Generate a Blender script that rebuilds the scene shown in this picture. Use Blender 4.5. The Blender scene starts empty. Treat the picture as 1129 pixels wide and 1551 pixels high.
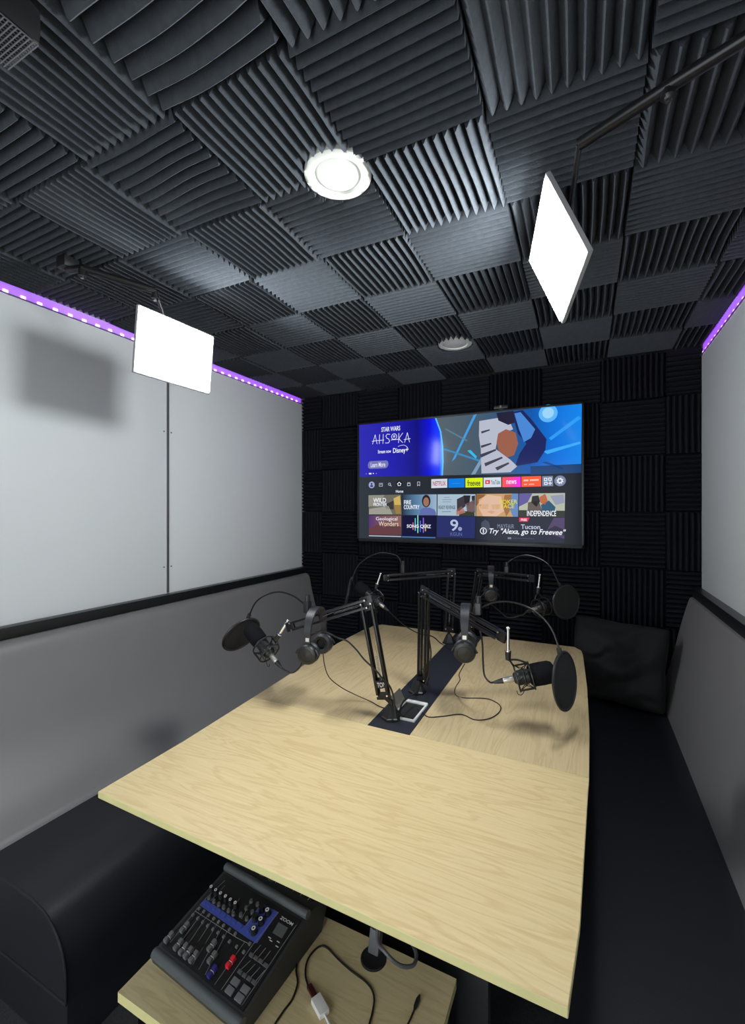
import bpy, bmesh, math, random
from mathutils import Vector, Matrix, noise
random.seed(7)
SC = bpy.context.scene
COL = SC.collection
PI = math.pi
def V3(p): return Vector(p)

# ------------------------------------------------------------------ materials
def mat(name, col, rough=.5, metal=0., emit=None, es=0., bump=0., bscale=200., vary=0., vscale=8., spec=.5, coat=0.):
    m = bpy.data.materials.new(name); m.use_nodes = True
    nt = m.node_tree; b = nt.nodes['Principled BSDF']
    b.inputs['Base Color'].default_value = (*col, 1); b.inputs['Roughness'].default_value = rough
    b.inputs['Metallic'].default_value = metal; b.inputs['Specular IOR Level'].default_value = spec
    b.inputs['Coat Weight'].default_value = coat
    if emit: b.inputs['Emission Color'].default_value = (*emit, 1); b.inputs['Emission Strength'].default_value = es
    if bump or vary:
        tc = nt.nodes.new('ShaderNodeTexCoord')
    if vary:
        n = nt.nodes.new('ShaderNodeTexNoise'); n.inputs['Scale'].default_value = vscale; n.inputs['Detail'].default_value = 4
        mx = nt.nodes.new('ShaderNodeMix'); mx.data_type = 'RGBA'
        mx.inputs[6].default_value = (*[c*(1-vary) for c in col], 1); mx.inputs[7].default_value = (*[min(1, c*(1+vary)) for c in col], 1)
        nt.links.new(tc.outputs['Object'], n.inputs['Vector']); nt.links.new(n.outputs['Fac'], mx.inputs[0])
        nt.links.new(mx.outputs[2], b.inputs['Base Color'])
    if bump:
        n2 = nt.nodes.new('ShaderNodeTexNoise'); n2.inputs['Scale'].default_value = bscale; n2.inputs['Detail'].default_value = 3
        bp = nt.nodes.new('ShaderNodeBump'); bp.inputs['Strength'].default_value = bump; bp.inputs['Distance'].default_value = .002
        nt.links.new(tc.outputs['Object'], n2.inputs['Vector']); nt.links.new(n2.outputs['Fac'], bp.inputs['Height'])
        nt.links.new(bp.outputs['Normal'], b.inputs['Normal'])
    return m

def wood(name, c1, c2, along='X', dark=(.36, .22, .10)):
    m = bpy.data.materials.new(name); m.use_nodes = True; nt = m.node_tree; N = nt.nodes; L = nt.links
    b = N['Principled BSDF']; b.inputs['Roughness'].default_value = .42; b.inputs['Specular IOR Level'].default_value = .35
    tc = N.new('ShaderNodeTexCoord'); mp = N.new('ShaderNodeMapping')
    mp.inputs['Scale'].default_value = (1, 8, 8) if along == 'X' else (8, 1, 8)
    mp.inputs['Rotation'].default_value = (0, 0, .05)
    L.new(tc.outputs['Object'], mp.inputs['Vector'])
    n1 = N.new('ShaderNodeTexNoise'); n1.inputs['Scale'].default_value = 1.9; n1.inputs['Detail'].default_value = 4; n1.inputs['Distortion'].default_value = 1.2
    L.new(mp.outputs[0], n1.inputs['Vector'])
    # contour rings of a low noise give cathedral grain
    mul = N.new('ShaderNodeMath'); mul.operation = 'MULTIPLY'; mul.inputs[1].default_value = 48
    L.new(n1.outputs['Fac'], mul.inputs[0])
    sn = N.new('ShaderNodeMath'); sn.operation = 'SINE'; L.new(mul.outputs[0], sn.inputs[0])
    r1 = N.new('ShaderNodeMapRange'); r1.inputs[1].default_value = .15; r1.inputs[2].default_value = 1.; L.new(sn.outputs[0], r1.inputs[0])
    mp2 = N.new('ShaderNodeMapping'); mp2.inputs['Scale'].default_value = (6, 160, 100) if along == 'X' else (160, 6, 100)
    L.new(tc.outputs['Object'], mp2.inputs['Vector'])
    n2 = N.new('ShaderNodeTexNoise'); n2.inputs['Scale'].default_value = 1.; n2.inputs['Detail'].default_value = 5; L.new(mp2.outputs[0], n2.inputs['Vector'])
    mx = N.new('ShaderNodeMix'); mx.data_type = 'RGBA'; mx.inputs[6].default_value = (*c1, 1); mx.inputs[7].default_value = (*c2, 1)
    ad = N.new('ShaderNodeMath'); ad.operation = 'MULTIPLY_ADD'; ad.inputs[1].default_value = .45; L.new(r1.outputs[0], ad.inputs[0])
    s2 = N.new('ShaderNodeMath'); s2.operation = 'MULTIPLY_ADD'; s2.inputs[1].default_value = 1.1; s2.inputs[2].default_value = -.33; L.new(n2.outputs['Fac'], s2.inputs[0])
    L.new(s2.outputs[0], ad.inputs[2]); L.new(ad.outputs[0], mx.inputs[0])
    # knots
    vo = N.new('ShaderNodeTexVoronoi'); vo.inputs['Scale'].default_value = 1.35
    mp3 = N.new('ShaderNodeMapping'); mp3.inputs['Scale'].default_value = (1, 2., 1) if along == 'X' else (2., 1, 1); L.new(tc.outputs['Object'], mp3.inputs['Vector'])
    L.new(mp3.outputs[0], vo.inputs['Vector'])
    r3 = N.new('ShaderNodeMapRange'); r3.inputs[1].default_value = .0; r3.inputs[2].default_value = .05; r3.inputs[3].default_value = .6; r3.inputs[4].default_value = 0
    L.new(vo.outputs['Distance'], r3.inputs[0])
    mk = N.new('ShaderNodeMix'); mk.data_type = 'RGBA'; mk.inputs[7].default_value = (*dark, 1)
    L.new(r3.outputs[0], mk.inputs[0]); L.new(mx.outputs[2], mk.inputs[6]); L.new(mk.outputs[2], b.inputs['Base Color'])
    return m

MT = {}
def mm(k, *a, **kw): MT[k] = mat(k, *a, **kw)
mm('white_laminate', (.76, .78, .79), .45, vary=.02, vscale=2)
mm('wall_paint', (.35, .34, .37), .6)
mm('seam_metal', (.18, .19, .20), .35, .6)
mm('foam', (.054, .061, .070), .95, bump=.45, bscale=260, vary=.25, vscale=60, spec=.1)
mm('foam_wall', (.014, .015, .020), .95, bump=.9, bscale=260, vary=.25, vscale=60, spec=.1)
mm('ceiling_black', (.02, .02, .022), .9)
mm('carpet', (.075, .078, .082), 1., bump=1., bscale=400, vary=.5, vscale=150, spec=.1)
mm('grey_leather', (.225, .215, .215), .42, bump=.22, bscale=420, vary=.04, vscale=6)
mm('black_leather', (.019, .020, .025), .42, bump=.2, bscale=420, vary=.05, vscale=6)
mm('black_rail', (.012, .013, .014), .35)
mm('black_plastic', (.012, .012, .013), .38)
mm('black_matte', (.010, .010, .011), .75)
mm('black_metal', (.014, .014, .015), .30, .3)
mm('charcoal_panel', (.020, .022, .030), .5)
mm('foam_black', (.010, .010, .013), 1., bump=.8, bscale=600, spec=.1)
mm('chrome', (.75, .75, .72), .22, 1.)
mm('silver', (.62, .60, .54), .35, .9)
mm('white_plastic', (.80, .80, .78), .4)
mm('cable', (.010, .009, .009), .45)
mm('grey_cable', (.10, .10, .11), .4)
mm('dark_red', (.05, .008, .010), .4)
mm('cushion_black', (.008, .008, .009), .85, bump=.4, bscale=300)
mm('lamp_white', (.60, .61, .57), .5)
mm('trim_white', (.62, .63, .59), .5)
mm('led_panel', (.9, .9, .9), .5, emit=(.93, .98, 1.0), es=76.)
mm('panel_housing', (.30, .30, .30), .5)
mm('purple_wall_glow', (.5, .4, .6), .5, emit=(.24, .025, .80), es=1.0)  # emission carries the purple light that the diodes throw on the wall
mm('purple_back', (.5, .4, .6), .5, emit=(.24, .03, .9), es=5.)
mm('purple_led', (.9, .6, 1.), .4, emit=(.85, .25, 1.), es=5.)
mm('mixer_body', (.030, .033, .036), .45, bump=.15, bscale=500)
mm('mixer_face', (.010, .011, .013), .4)
mm('mixer_ridge', (.085, .095, .10), .35)
mm('mixer_blue', (.06, .09, .40), .5)
mm('mixer_line', (.26, .28, .30), .5)
mm('button_grey', (.16, .17, .18), .45)
mm('pad_grey', (.10, .105, .11), .45)
mm('fader_grey', (.14, .15, .15), .4)
mm('fader_blue', (.035, .03, .22), .4)
mm('fader_red', (.75, .02, .04), .4)
mm('lcd', (.10, .12, .12), .25)
mm('print_white', (.7, .7, .7), .5)
mm('mesh_fabric', (.012, .012, .013), .9, bump=1., bscale=900)
MT['wood_x'] = wood('wood_x', (.77, .61, .335), (.63, .46, .22), 'X')
MT['wood_y'] = wood('wood_y', (.67, .525, .30), (.52, .385, .20), 'Y')
MT['wood_shelf'] = wood('wood_shelf', (.68, .58, .33), (.54, .43, .23), 'X')
mm('pedestal_grey', (.05, .052, .055), .5)
mm('wood_edge', (.72, .66, .31), .45, vary=.08, vscale=20)

# ------------------------------------------------------------------ mesh builder
def frame(d):
    d = V3(d).normalized(); up = Vector((0, 0, 1)) if abs(d.z) < .95 else Vector((1, 0, 0))
    x = up.cross(d).normalized(); return x, d.cross(x), d
def smooth(pts, n=6):
    p = [V3(q) for q in pts]
    if len(p) < 3: return p
    q = [p[0]*2-p[1]] + p + [p[-1]*2-p[-2]]; out = []
    for i in range(1, len(q)-2):
        a, b, c, d = q[i-1:i+3]
        for k in range(n):
            t = k/n; out.append(.5*((2*b)+(c-a)*t+(2*a-5*b+4*c-d)*t*t+(3*b-a-3*c+d)*t**3))
    out.append(p[-1]); return out
class MB:
    def __init__(s): s.v = []; s.f = []
    def add(s, vs, fs):
        o = len(s.v); s.v += [V3(v) for v in vs]; s.f += [[i+o for i in f] for f in fs]; return s
    def box(s, c, d, R=None, bev=0.):
        bm = bmesh.new(); bmesh.ops.create_cube(bm, size=1)
        for v in bm.verts: v.co = Vector((v.co.x*d[0], v.co.y*d[1], v.co.z*d[2]))
        if bev: bmesh.ops.bevel(bm, geom=bm.edges[:], offset=bev, segments=2, profile=.7, affect='EDGES')
        if R is not None: bm.transform(R.to_4x4())
        bm.verts.index_update()
        s.add([v.co+V3(c) for v in bm.verts], [[v.index for v in f.verts] for f in bm.faces]); bm.free(); return s
    def b2(s, lo, hi, bev=0.):
        return s.box([(a+b)/2 for a, b in zip(lo, hi)], [abs(b-a) for a, b in zip(lo, hi)], None, bev)
    def cyl(s, a, b, r, r2=None, n=16):
        return s.lathe(a, V3(b)-V3(a), [(0, 0), (r, 0), (r2 if r2 is not None else r, 1), (0, 1)], n, unit=False)
    def lathe(s, o, axis, prof, n=24, unit=True):
        L = 1 if unit else V3(axis).length; x, y, z = frame(axis); o = V3(o); vs = []; fs = []
        m = len(prof)
        for r, h in prof:
            for k in range(n):
                t = 2*PI*k/n; vs.append(o+z*h*L+(x*math.cos(t)+y*math.sin(t))*max(r, 1e-5))
        for i in range(m-1):
            for k in range(n): fs.append([i*n+k, i*n+(k+1) % n, (i+1)*n+(k+1) % n, (i+1)*n+k])
        return s.add(vs, fs)
    def tube(s, pts, r, n=8, sm=6, closed=False):
        p = smooth(pts, sm) if sm else [V3(q) for q in pts]
        vs = []; fs = []; x = None
        for i, q in enumerate(p):
            t = (p[min(i+1, len(p)-1)]-p[max(i-1, 0)])
            if closed and i in (0, len(p)-1): t = p[1]-p[-2]
            if t.length < 1e-9: t = Vector((0, 0, 1))
            t.normalize()
            if x is None: x = frame(t)[0]
            x = (x-t*x.dot(t)); x = x.normalized() if x.length > 1e-6 else frame(t)[0]
            y = t.cross(x); rr = r(i/(len(p)-1)) if callable(r) else r
            for k in range(n): a = 2*PI*k/n; vs.append(q+(x*math.cos(a)+y*math.sin(a))*rr)
        for i in range(len(p)-1):
            for k in range(n): fs.append([i*n+k, i*n+(k+1) % n, (i+1)*n+(k+1) % n, (i+1)*n+k])
        if not closed: fs.append(list(range(n))[::-1]); fs.append([(len(p)-1)*n+k for k in range(n)])
        return s.add(vs, fs)
    def bar(s, a, b, w, h=None, side=None):            # square bar between two points
        a, b = V3(a), V3(b); h = h or w; d = (b-a); z = d.normalized()
        x = V3(side) if side is not None else frame(z)[0]; x = (x-z*x.dot(z)).normalized(); y = z.cross(x)
        R = Matrix((x, y, z)).transposed()
        return s.box((a+b)/2, (w, h, d.length), R, min(w, h)*.18)
    def torus(s, c, axis, R, r, n=28, k=8):
        x, y, z = frame(axis); pts = [V3(c)+(x*math.cos(2*PI*i/n)+y*math.sin(2*PI*i/n))*R for i in range(n+1)]
        return s.tube(pts, r, k, 0, True)
    def prism(s, poly, thick, R=None, o=(0, 0, 0)):      # poly in local xy, extruded +z
        n = len(poly); vs = [Vector((p[0], p[1], 0)) for p in poly]+[Vector((p[0], p[1], thick)) for p in poly]
        if R is not None: vs = [R@v for v in vs]
        vs = [v+V3(o) for v in vs]
        return s.add(vs, [list(range(n))[::-1], list(range(n, 2*n))]+[[i, (i+1) % n, (i+1) % n+n, i+n] for i in range(n)])
    def ball(s, c, r, n=16, m=8):
        rr = r if hasattr(r, '__len__') else (r, r, r); vs = []; fs = []
        for i in range(m+1):
            for k in range(n):
                a = PI*i/m; b = 2*PI*k/n
                vs.append(V3(c)+Vector((rr[0]*math.sin(a)*math.cos(b), rr[1]*math.sin(a)*math.sin(b), rr[2]*math.cos(a))))
        for i in range(m):
            for k in range(n): fs.append([i*n+k, (i+1)*n+k, (i+1)*n+(k+1) % n, i*n+(k+1) % n])
        return s.add(vs, fs)
    def build(s, name, m, parent=None, ang=35, mesh=None):
        o0 = root_of(parent) if parent else Vector((0, 0, 0))
        me = bpy.data.meshes.new(name)
        me.from_pydata([tuple(v-o0) for v in s.v], [], s.f)
        bm = bmesh.new(); bm.from_mesh(me); bmesh.ops.remove_doubles(bm, verts=bm.verts, dist=1e-6)
        bmesh.ops.recalc_face_normals(bm, faces=bm.faces); bm.to_mesh(me); bm.free()
        me.shade_smooth(); me.set_sharp_from_angle(angle=math.radians(ang))
        me.materials.append(MT[m] if isinstance(m, str) else m)
        o = bpy.data.objects.new(name, me); COL.objects.link(o)
        if parent: o.parent = parent
        return o
def root_of(o):
    while o.parent: o = o.parent
    return o.location.copy()
def tag(o, label=None, cat=None, group=None, kind=None):
    if label: o['label'] = label
    if cat: o['category'] = cat
    if group: o['group'] = group
    if kind: o['kind'] = kind
    return o
def thing(name, loc, label, cat, group=None):
    o = bpy.data.objects.new(name, None); COL.objects.link(o); o.location = loc; o.empty_display_size = .05
    return tag(o, label, cat, group)
def single(o, label, cat, group=None):                 # a thing made of one mesh: give it an origin inside itself
    vs = o.data.vertices; c = Vector((sum(v.co.x for v in vs)/len(vs), sum(v.co.y for v in vs)/len(vs), min(v.co.z for v in vs)))
    o.data.transform(Matrix.Translation(-c)); o.location = c
    return tag(o, label, cat, group)
def struct(o): return tag(o, kind='structure')

_txt = {}
def text_mesh(s, bold=False):
    cu = bpy.data.curves.new('t', 'FONT'); cu.body = s; cu.resolution_u = 3
    if bold: cu.offset = .012
    ob = bpy.data.objects.new('t', cu); COL.objects.link(ob)
    dg = bpy.context.evaluated_depsgraph_get(); dg.update()
    me = bpy.data.meshes.new_from_object(ob.evaluated_get(dg))
    bpy.data.objects.remove(ob); bpy.data.curves.remove(cu)
    return me

# ------------------------------------------------------------------ room
XL, XR, YB, YF, ZC = -1.976, .554, 2.86, -1.0, 2.36
struct(MB().b2((XL-.1, YF-.1, -.08), (XR+.1, YB+.1, 0)).build('floor', 'carpet'))
struct(MB().b2((XL-.1, YF-.1, ZC), (XR+.1, YB+.1, ZC+.08)).build('ceiling', 'ceiling_black'))
struct(MB().b2((XL-.1, YF-.1, 0), (XL, YB+.1, ZC)).build('wall_left', 'wall_paint'))
struct(MB().b2((XR, YF-.1, 0), (XR+.1, YB+.1, ZC)).build('wall_right', 'wall_paint'))
struct(MB().b2((XL, YB, 0), (XR, YB+.1, ZC)).build('wall_back', 'ceiling_black'))
fw = MB().b2((XL, YF-.1, 0), (-1.35, YF, ZC)); fw.b2((-1.35, YF-.1, 2.12), (XR, YF, ZC)); fw.b2((-.10, YF-.1, 0), (XR, YF, 2.12))
struct(fw.build('wall_front', 'wall_paint'))

PT = 2.267   # top of the white panels
YS = 1.287   # seam between the two left panels (set below)
def wall_panel(x0, x1, y0, y1, z0, z1, lab):
    o = MB().b2((x0, y0, z0), (x1, y1, z1), .002).build('wall_panel', 'white_laminate')
    return single(o, lab, 'wall panel', 'white wall panels')
SY = (-0.8565,0.696,1.5598)
YS = SY[1]/SY[0]*-1.968
wall_panel(XL, -1.968, YF+.01, YS-.004, .95, PT, 'white laminate wall panel on the left wall, the nearer one carrying the blurred lamp shadow')
wall_panel(XL, -1.968, YS+.004, YB-.052, .95, PT, 'white laminate wall panel on the left wall, between the seam strip and the black corner')
wall_panel(.546, XR, YF+.01, YB-.052, .97, PT-.012, 'white laminate wall panel on the right wall above the grey backrest')
t = thing('seam_strip', (-1.966, YS, 1.03), 'thin grey metal joint strip running up the seam between the white left wall panels', 'joint strip')
MB().b2((-1.969, YS-.006, 1.02), (-1.963, YS+.006, PT), .001).build('strip', 'seam_metal', t)
for dy in (-.022, .022):
    for z in (1.155, 1.86):
        MB().lathe((-1.968, YS+dy, z), (1, 0, 0), [(.0042, 0), (.004, .002), (0, .003)], 10).build('screw', 'seam_metal', t)
struct(MB().b2((XL, YB-.045, 0), (XR, YB, .188), .003).build('baseboard_back', 'black_plastic'))
# black rails capping the bench backs
struct(MB().b2((-1.972, .3, .972), (-1.925, YB-.05, 1.017), .006).build('trim_1', 'black_rail'))
struct(MB().b2((.505, .3, .995), (.56, YB-.05, 1.045), .006).build('trim_2', 'black_rail'))
struct(MB().b2((-1.968, YF+.02, PT), (-1.962, YB-.052, PT+.004)).build('trim_3', 'seam_metal'))
struct(MB().b2((.540, YF+.02, PT-.012), (.546, YB-.052, PT-.008)).build('trim_4', 'seam_metal'))

# ------------------------------------------------------------------ foam tiles
TP = .309
def foam_mesh(w, h, n, along_y, depth=.030, base=.018, amp=0., seed=0, holes=()):
    """wedge foam tile hanging below z=0 : w in x, h in y"""
    bm = bmesh.new(); span, run = (w, h) if along_y else (h, w)
    prof = []                                            # (s, z) across the ridges
    for i in range(n):
        a = i*span/n; p = span/n
        prof += [(a+.04*p, -base), (a+.42*p, -base-depth*.93), (a+.5*p, -base-depth), (a+.58*p, -base-depth*.93)]
    prof.append((span-.003, -base))
    m = 60 if holes else 10; rng = random.Random(seed); ph = rng.uniform(0, 6); rows = []
    for j in range(m+1):
        t = j/m; r = []
        for (s_, z) in prof:
            q = amp*noise.noise(Vector((s_*4+ph, t*1.3+seed, 0)))*(.4+abs(z+base)/depth)
            ss = min(max(s_+q*1.5, .001), span-.001); rr = min(max(t*run, .001), run-.001)
            x, y = (ss, rr) if along_y else (rr, ss)
            r.append(bm.verts.new((x-w/2, y-h/2, z+q*.6)))
        rows.append(r)
    for j in range(m):
        for i in range(len(prof)-1):
            bm.faces.new((rows[j][i], rows[j][i+1], rows[j+1][i+1], rows[j+1][i]))
    if holes:                                             # cut-outs for the round ceiling lights
        kill = [f for f in bm.faces if any((f.calc_center_median().x-cx)**2+(f.calc_center_median().y-cy)**2 < R*R for cx, cy, R in holes)]
        bmesh.ops.delete(bm, geom=kill, context='FACES')
    bed = [e for e in bm.edges if e.is_boundary]
    ex = bmesh.ops.extrude_edge_only(bm, edges=bed)
    for v in ex['geom']:
        if isinstance(v, bmesh.types.BMVert): v.co.z = -.0005
    if not holes: bm.faces.new([bm.verts.new(c) for c in ((-w/2, -h/2, -.0005), (w/2, -h/2, -.0005), (w/2, h/2, -.0005), (-w/2, h/2, -.0005))])
    bmesh.ops.remove_doubles(bm, verts=bm.verts, dist=1e-6)
    bmesh.ops.recalc_face_normals(bm, faces=bm.faces)
    me = bpy.data.meshes.new('acoustic_foam_tile'); bm.to_mesh(me); bm.free()
    me.shade_smooth(); me.set_sharp_from_angle(angle=math.radians(38)); return me
ORD = ['first', 'second', 'third', 'fourth', 'fifth', 'sixth', 'seventh', 'eighth', 'ninth', 'tenth']
LIGHTS = [(-.580, .990), (-.615, 2.262)]
XG = [XL+.0]+[-.817+TP*k for k in range(-3, 5)]+[XR]
YG = [.36+TP*k for k in range(0, 8)]+[YB-.05]
SPEC = {(0, -1): (8, .012), (2, 0): (10, .003), (1, -1): (9, .003), (-1, -1): (11, .003), (3, 1): (9, .003), (-1, 0): (11, .012), (3, -1): (9, .003)}
cache = {}
for ix in range(len(XG)-1):
    for iy in range(len(YG)-1):
        x0, x1, y0, y1 = XG[ix], XG[ix+1], YG[iy], YG[iy+1]
        i = ix-4; j = iy-1; w, h = x1-x0-.0015, y1-y0-.0015
        if w < .02 or h < .02: continue
        ydir = (i+j) % 2 == 0
        n, amp = SPEC.get((i, j), (12, .003)); n = max(2, round(n*(w if ydir else h)/TP))
        cx, cy = (x0+x1)/2, (y0+y1)/2
        holes = [(a-cx, b-cy, .092) for a, b in LIGHTS if abs(a-cx) < w/2+.092 and abs(b-cy) < h/2+.092]
        me = foam_mesh(w, h, n, ydir, .036 if n < 10 else .032, .018, amp, ix*31+iy*7, holes)
        me.materials.append(MT['foam'])
        o = bpy.data.objects.new('acoustic_foam_tile', me); COL.objects.link(o)
        o.location = (cx, cy, ZC)
        extra = ', cut around a round ceiling light' if holes else (', with broad wavy wedges' if n < 9 and w > .3 else '')
        tag(o, 'charcoal ceiling foam tile, %s row from screen wall, %s from left wall' % (ORD[len(YG)-2-iy], ORD[ix]), 'acoustic foam tile', 'foam tiles on the ceiling')
WX = [XL]+[.078+.3125*k for k in range(-6, 2)]+[XR]
WZ = [.19+.3125*k for k in range(0, 7)]+[ZC-.05]
for ix in range(len(WX)-1):
    for iz in range(len(WZ)-1):
        x0, x1, z0, z1 = WX[ix], WX[ix+1], WZ[iz], WZ[iz+1]
        w, h = x1-x0-.002, z1-z0-.002
        if w < .02 or h < .02: continue
        if x0 > -1.18 and x1 < -.2 and z0 > 1.4 and z1 < 2.07: continue      # wholly behind the screen
        vert = (ix-7+iz-4) % 2 == 0
        me = foam_mesh(w, h, max(2, round(12*(w if vert else h)/.3125)), vert, .030, .016, .002, ix*13+iz)
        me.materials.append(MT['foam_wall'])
        o = bpy.data.objects.new('acoustic_foam_tile', me); COL.objects.link(o)
        o.location = ((x0+x1)/2, YB, (z0+z1)/2); o.rotation_euler = (-PI/2, 0, 0)   # tile's -z now faces the camera side
        tag(o, 'black foam tile on screen wall, %s row below ceiling, %s from left corner' % (ORD[len(WZ)-2-iz], ORD[ix]), 'acoustic foam tile', 'foam tiles on the screen wall')

# ------------------------------------------------------------------ purple LED strips
def led_strip(x, y0, y1, z, s, lab, hh=.042):
    t = thing('led_strip', (x, (y0+y1)/2, z), lab, 'LED strip light')
    MB().b2((x, y0, z), (x+s*.004, y1, z+hh)).build('glow_strip', 'purple_wall_glow', t)  # wide glowing band standing in for the purple-lit wall paint
    first = None; k = 0; y = y0+.03
    while y < y1-.01:
        if first is None:
            first = MB().box((x+s*.006, y, z+.009), (.004, .016, .011)).build('diode', 'purple_led', t); yy = y
        else:
            c = first.copy(); COL.objects.link(c); c.parent = t; c.location = (0, y-yy, 0)
        y += .058
    return t
led_strip(XL, .45, YB-.06, PT+.002, 1, 'glowing purple light strip along the top of the left wall')
led_strip(XR, .9, YB-.06, PT-.010, -1, 'glowing purple light strip along the top of the right wall', .058)

# ------------------------------------------------------------------ round ceiling lights
for (x, y), lab in zip(LIGHTS, ('round white recessed ceiling light nearer the camera', 'round white recessed ceiling light further off, towards the television')):
    t = thing('ceiling_light', (x, y, ZC), lab, 'ceiling light', 'round ceiling lights')
    z = ZC-.040
    MB().lathe((x, y, z), (0, 0, 1), [(.060, .003), (.064, -.002), (.078, -.004), (.087, .000), (.088, .006), (.080, .040), (.058, .040), (.060, .003)], 40).build('trim_ring', 'trim_white', t)
    MB().lathe((x, y, z), (0, 0, 1), [(0, .000), (.050, .001), (.061, .004), (.061, .012), (0, .012)], 36).build('diffuser', 'lamp_white', t)

# ------------------------------------------------------------------ LED light panels on boom arms
def light_panel(C, ux, uy, lab, w=.30, h=.225):
    C = V3(C); x = V3(ux).normalized(); y = V3(uy); y = (y-x*y.dot(x)).normalized(); n = x.cross(y)
    t = thing('studio_light', C, lab, 'studio light', 'LED light panels')
    R = Matrix((x, y, n)).transposed()
    MB().box(C-n*.0085, (w+.012, h+.012, .013), R, .004).build('housing', 'panel_housing', t)
    MB().box(C-n*.0005, (w-.004, h-.004, .005), R, .002).build('diffuser', 'led_panel', t)
    b = MB().box(C-n*.0245, (.10, .07, .019), R, .004); b.build('control_box', 'black_plastic', t)
    return C, x, y, n, t
LC, lx, ly, ln, lt = light_panel((-1.386, 1.169, 2.045), (.039, .297, -.010), (.016, .006, .2245), 'bright rectangular LED light panel hanging in front of the left wall')
RC, rx, ry, rn, rt = light_panel((-.077, 1.276, 2.132), (-.067, .290, -.036), (.088, -.005, -.207), 'bright diamond-tilted LED light panel hanging right of centre above the table')
def light_boom(lab, pole, joints, C, n, x, y, tipoff):
    t = thing('light_boom', pole[0], lab, 'light stand arm', 'boom arms carrying the light panels')
    back = V3(C)-n*.036
    MB().tube(pole, .0125, 12, 0).build('pole', 'black_metal', t)
    MB().tube([pole[-1], V3(pole[-1])*.4+back*.6+V3(tipoff), back], .006, 8, 5).build('bracket', 'black_metal', t)
    for p in joints:
        MB().cyl(V3(p)-V3((0, 0, .014)), V3(p)+V3((0, 0, .010)), .013, .010, 12).build('clamp', 'black_plastic', t)
        MB().cyl(V3(p)-V3((.0, .0, .022)), V3(p)-V3((0, 0, .014)), .006, .006, 10).build('knob', 'chrome', t)
    MB().ball(back+n*.002, .013).build('ball_head', 'chrome', t)
    p = V3(pole[0]); MB().box(p+Vector((0, 0, .022)), (.05, .05, .04), None, .008).build('ceiling_clamp', 'black_plastic', t)
light_boom('dark pole slanting under the ceiling above the right light panel', [(.49, .857, 2.262), (.142, 1.0, 2.258), (-.012, 1.063, 2.252)], [(.142, 1.0, 2.252)], RC, rn, rx, ry, (0, 0, .02))
light_boom('dark arm behind the light panel of the left wall', [(-1.60, .90, 2.275), (-1.52, .90, 2.262), (-1.42, 1.10, 2.255)], [(-1.52, .90, 2.25), (-1.42, 1.10, 2.24)], LC, ln, lx, ly, (0, 0, .03))

# ------------------------------------------------------------------ television
tv = thing('television', (-.735, 2.79, 1.232), 'large black television on the dark foam wall showing a streaming menu', 'television')
b = MB(); X0, X1, Z0, Z1 = -1.452, -.018, 1.252, 2.058
bw = .012
b.b2((X0-bw, 2.770, Z0-.020), (X1+bw, 2.79, Z0), .002); b.b2((X0-bw, 2.770, Z1), (X1+bw, 2.79, Z1+bw), .002)
b.b2((X0-bw, 2.770, Z0-.020), (X0, 2.79, Z1+bw), .002); b.b2((X1, 2.770, Z0-.020), (X1+bw, 2.79, Z1+bw), .002)
b.build('bezel', 'black_metal', tv)
MB().b2((X0-bw, 2.786, Z0-.020), (X1+bw, 2.806, Z1+bw), .003).build('back_shell', 'black_plastic', tv)
MB().b2((-.95, 2.80, 1.45), (-.52, 2.859, 1.85)).build('wall_bracket', 'black_metal', tv)
def lin(c): return tuple(((v/255)/12.92 if v <= 10 else ((v/255+.055)/1.055)**2.4) for v in c)
UIK = 1.0
def uim(c, k=1.):
    key = 'ui_%d_%d_%d' % tuple(c)
    if key not in MT:
        MT[key] = mat(key, (.005, .005, .005), .12, emit=lin(c), es=UIK*k, spec=.09)
    return MT[key]
def uigrad(name, stops, axis='X'):
    m = mat(name, (.005, .005, .005), .12, emit=(1, 1, 1), es=UIK, spec=.09); nt = m.node_tree; N = nt.nodes
    tc = N.new('ShaderNodeTexCoord'); sp = N.new('ShaderNodeSeparateXYZ'); r = N.new('ShaderNodeValToRGB')
    nt.links.new(tc.outputs['Generated'], sp.inputs[0]); nt.links.new(sp.outputs[axis], r.inputs[0])
    while len(r.color_ramp.elements) < len(stops): r.color_ramp.elements.new(.5)
    for e, (p, c) in zip(r.color_ramp.elements, stops): e.position = p; e.color = (*lin(c), 1)
    nt.links.new(r.outputs[0], N['Principled BSDF'].inputs['Emission Color']); return m
YS0 = 2.7755
def uip(name, pts, c, layer, parent):
    o0 = root_of(parent); y = YS0-.0005*layer
    me = bpy.data.meshes.new(name); me.from_pydata([tuple(Vector((x, y, z))-o0) for x, z in pts], [], [list(range(len(pts)))])
    me.materials.append(c if isinstance(c, bpy.types.Material) else uim(c))
    o = bpy.data.objects.new(name, me); COL.objects.link(o); o.parent = parent; return o
def uit(name, s, box, c, layer, parent, bold=False, shear=0.):
    (x0, z1), (x1, z0) = box; me = text_mesh(s, bold); vs = me.vertices
    ax, bx = min(v.co.x for v in vs), max(v.co.x for v in vs); ay, by = min(v.co.y for v in vs), max(v.co.y for v in vs)
    o0 = root_of(parent); y = YS0-.0005*layer
    for v in vs:
        u = (v.co.x-ax)/(bx-ax); w = (v.co.y-ay)/(by-ay)
        v.co = Vector((x0+u*(x1-x0)+shear*w*(z1-z0), y, z0+w*(z1-z0)))-o0
    me.materials.clear(); me.materials.append(uim(c)); me.name = name
    o = bpy.data.objects.new(name, me); COL.objects.link(o); o.parent = parent; return o
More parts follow.
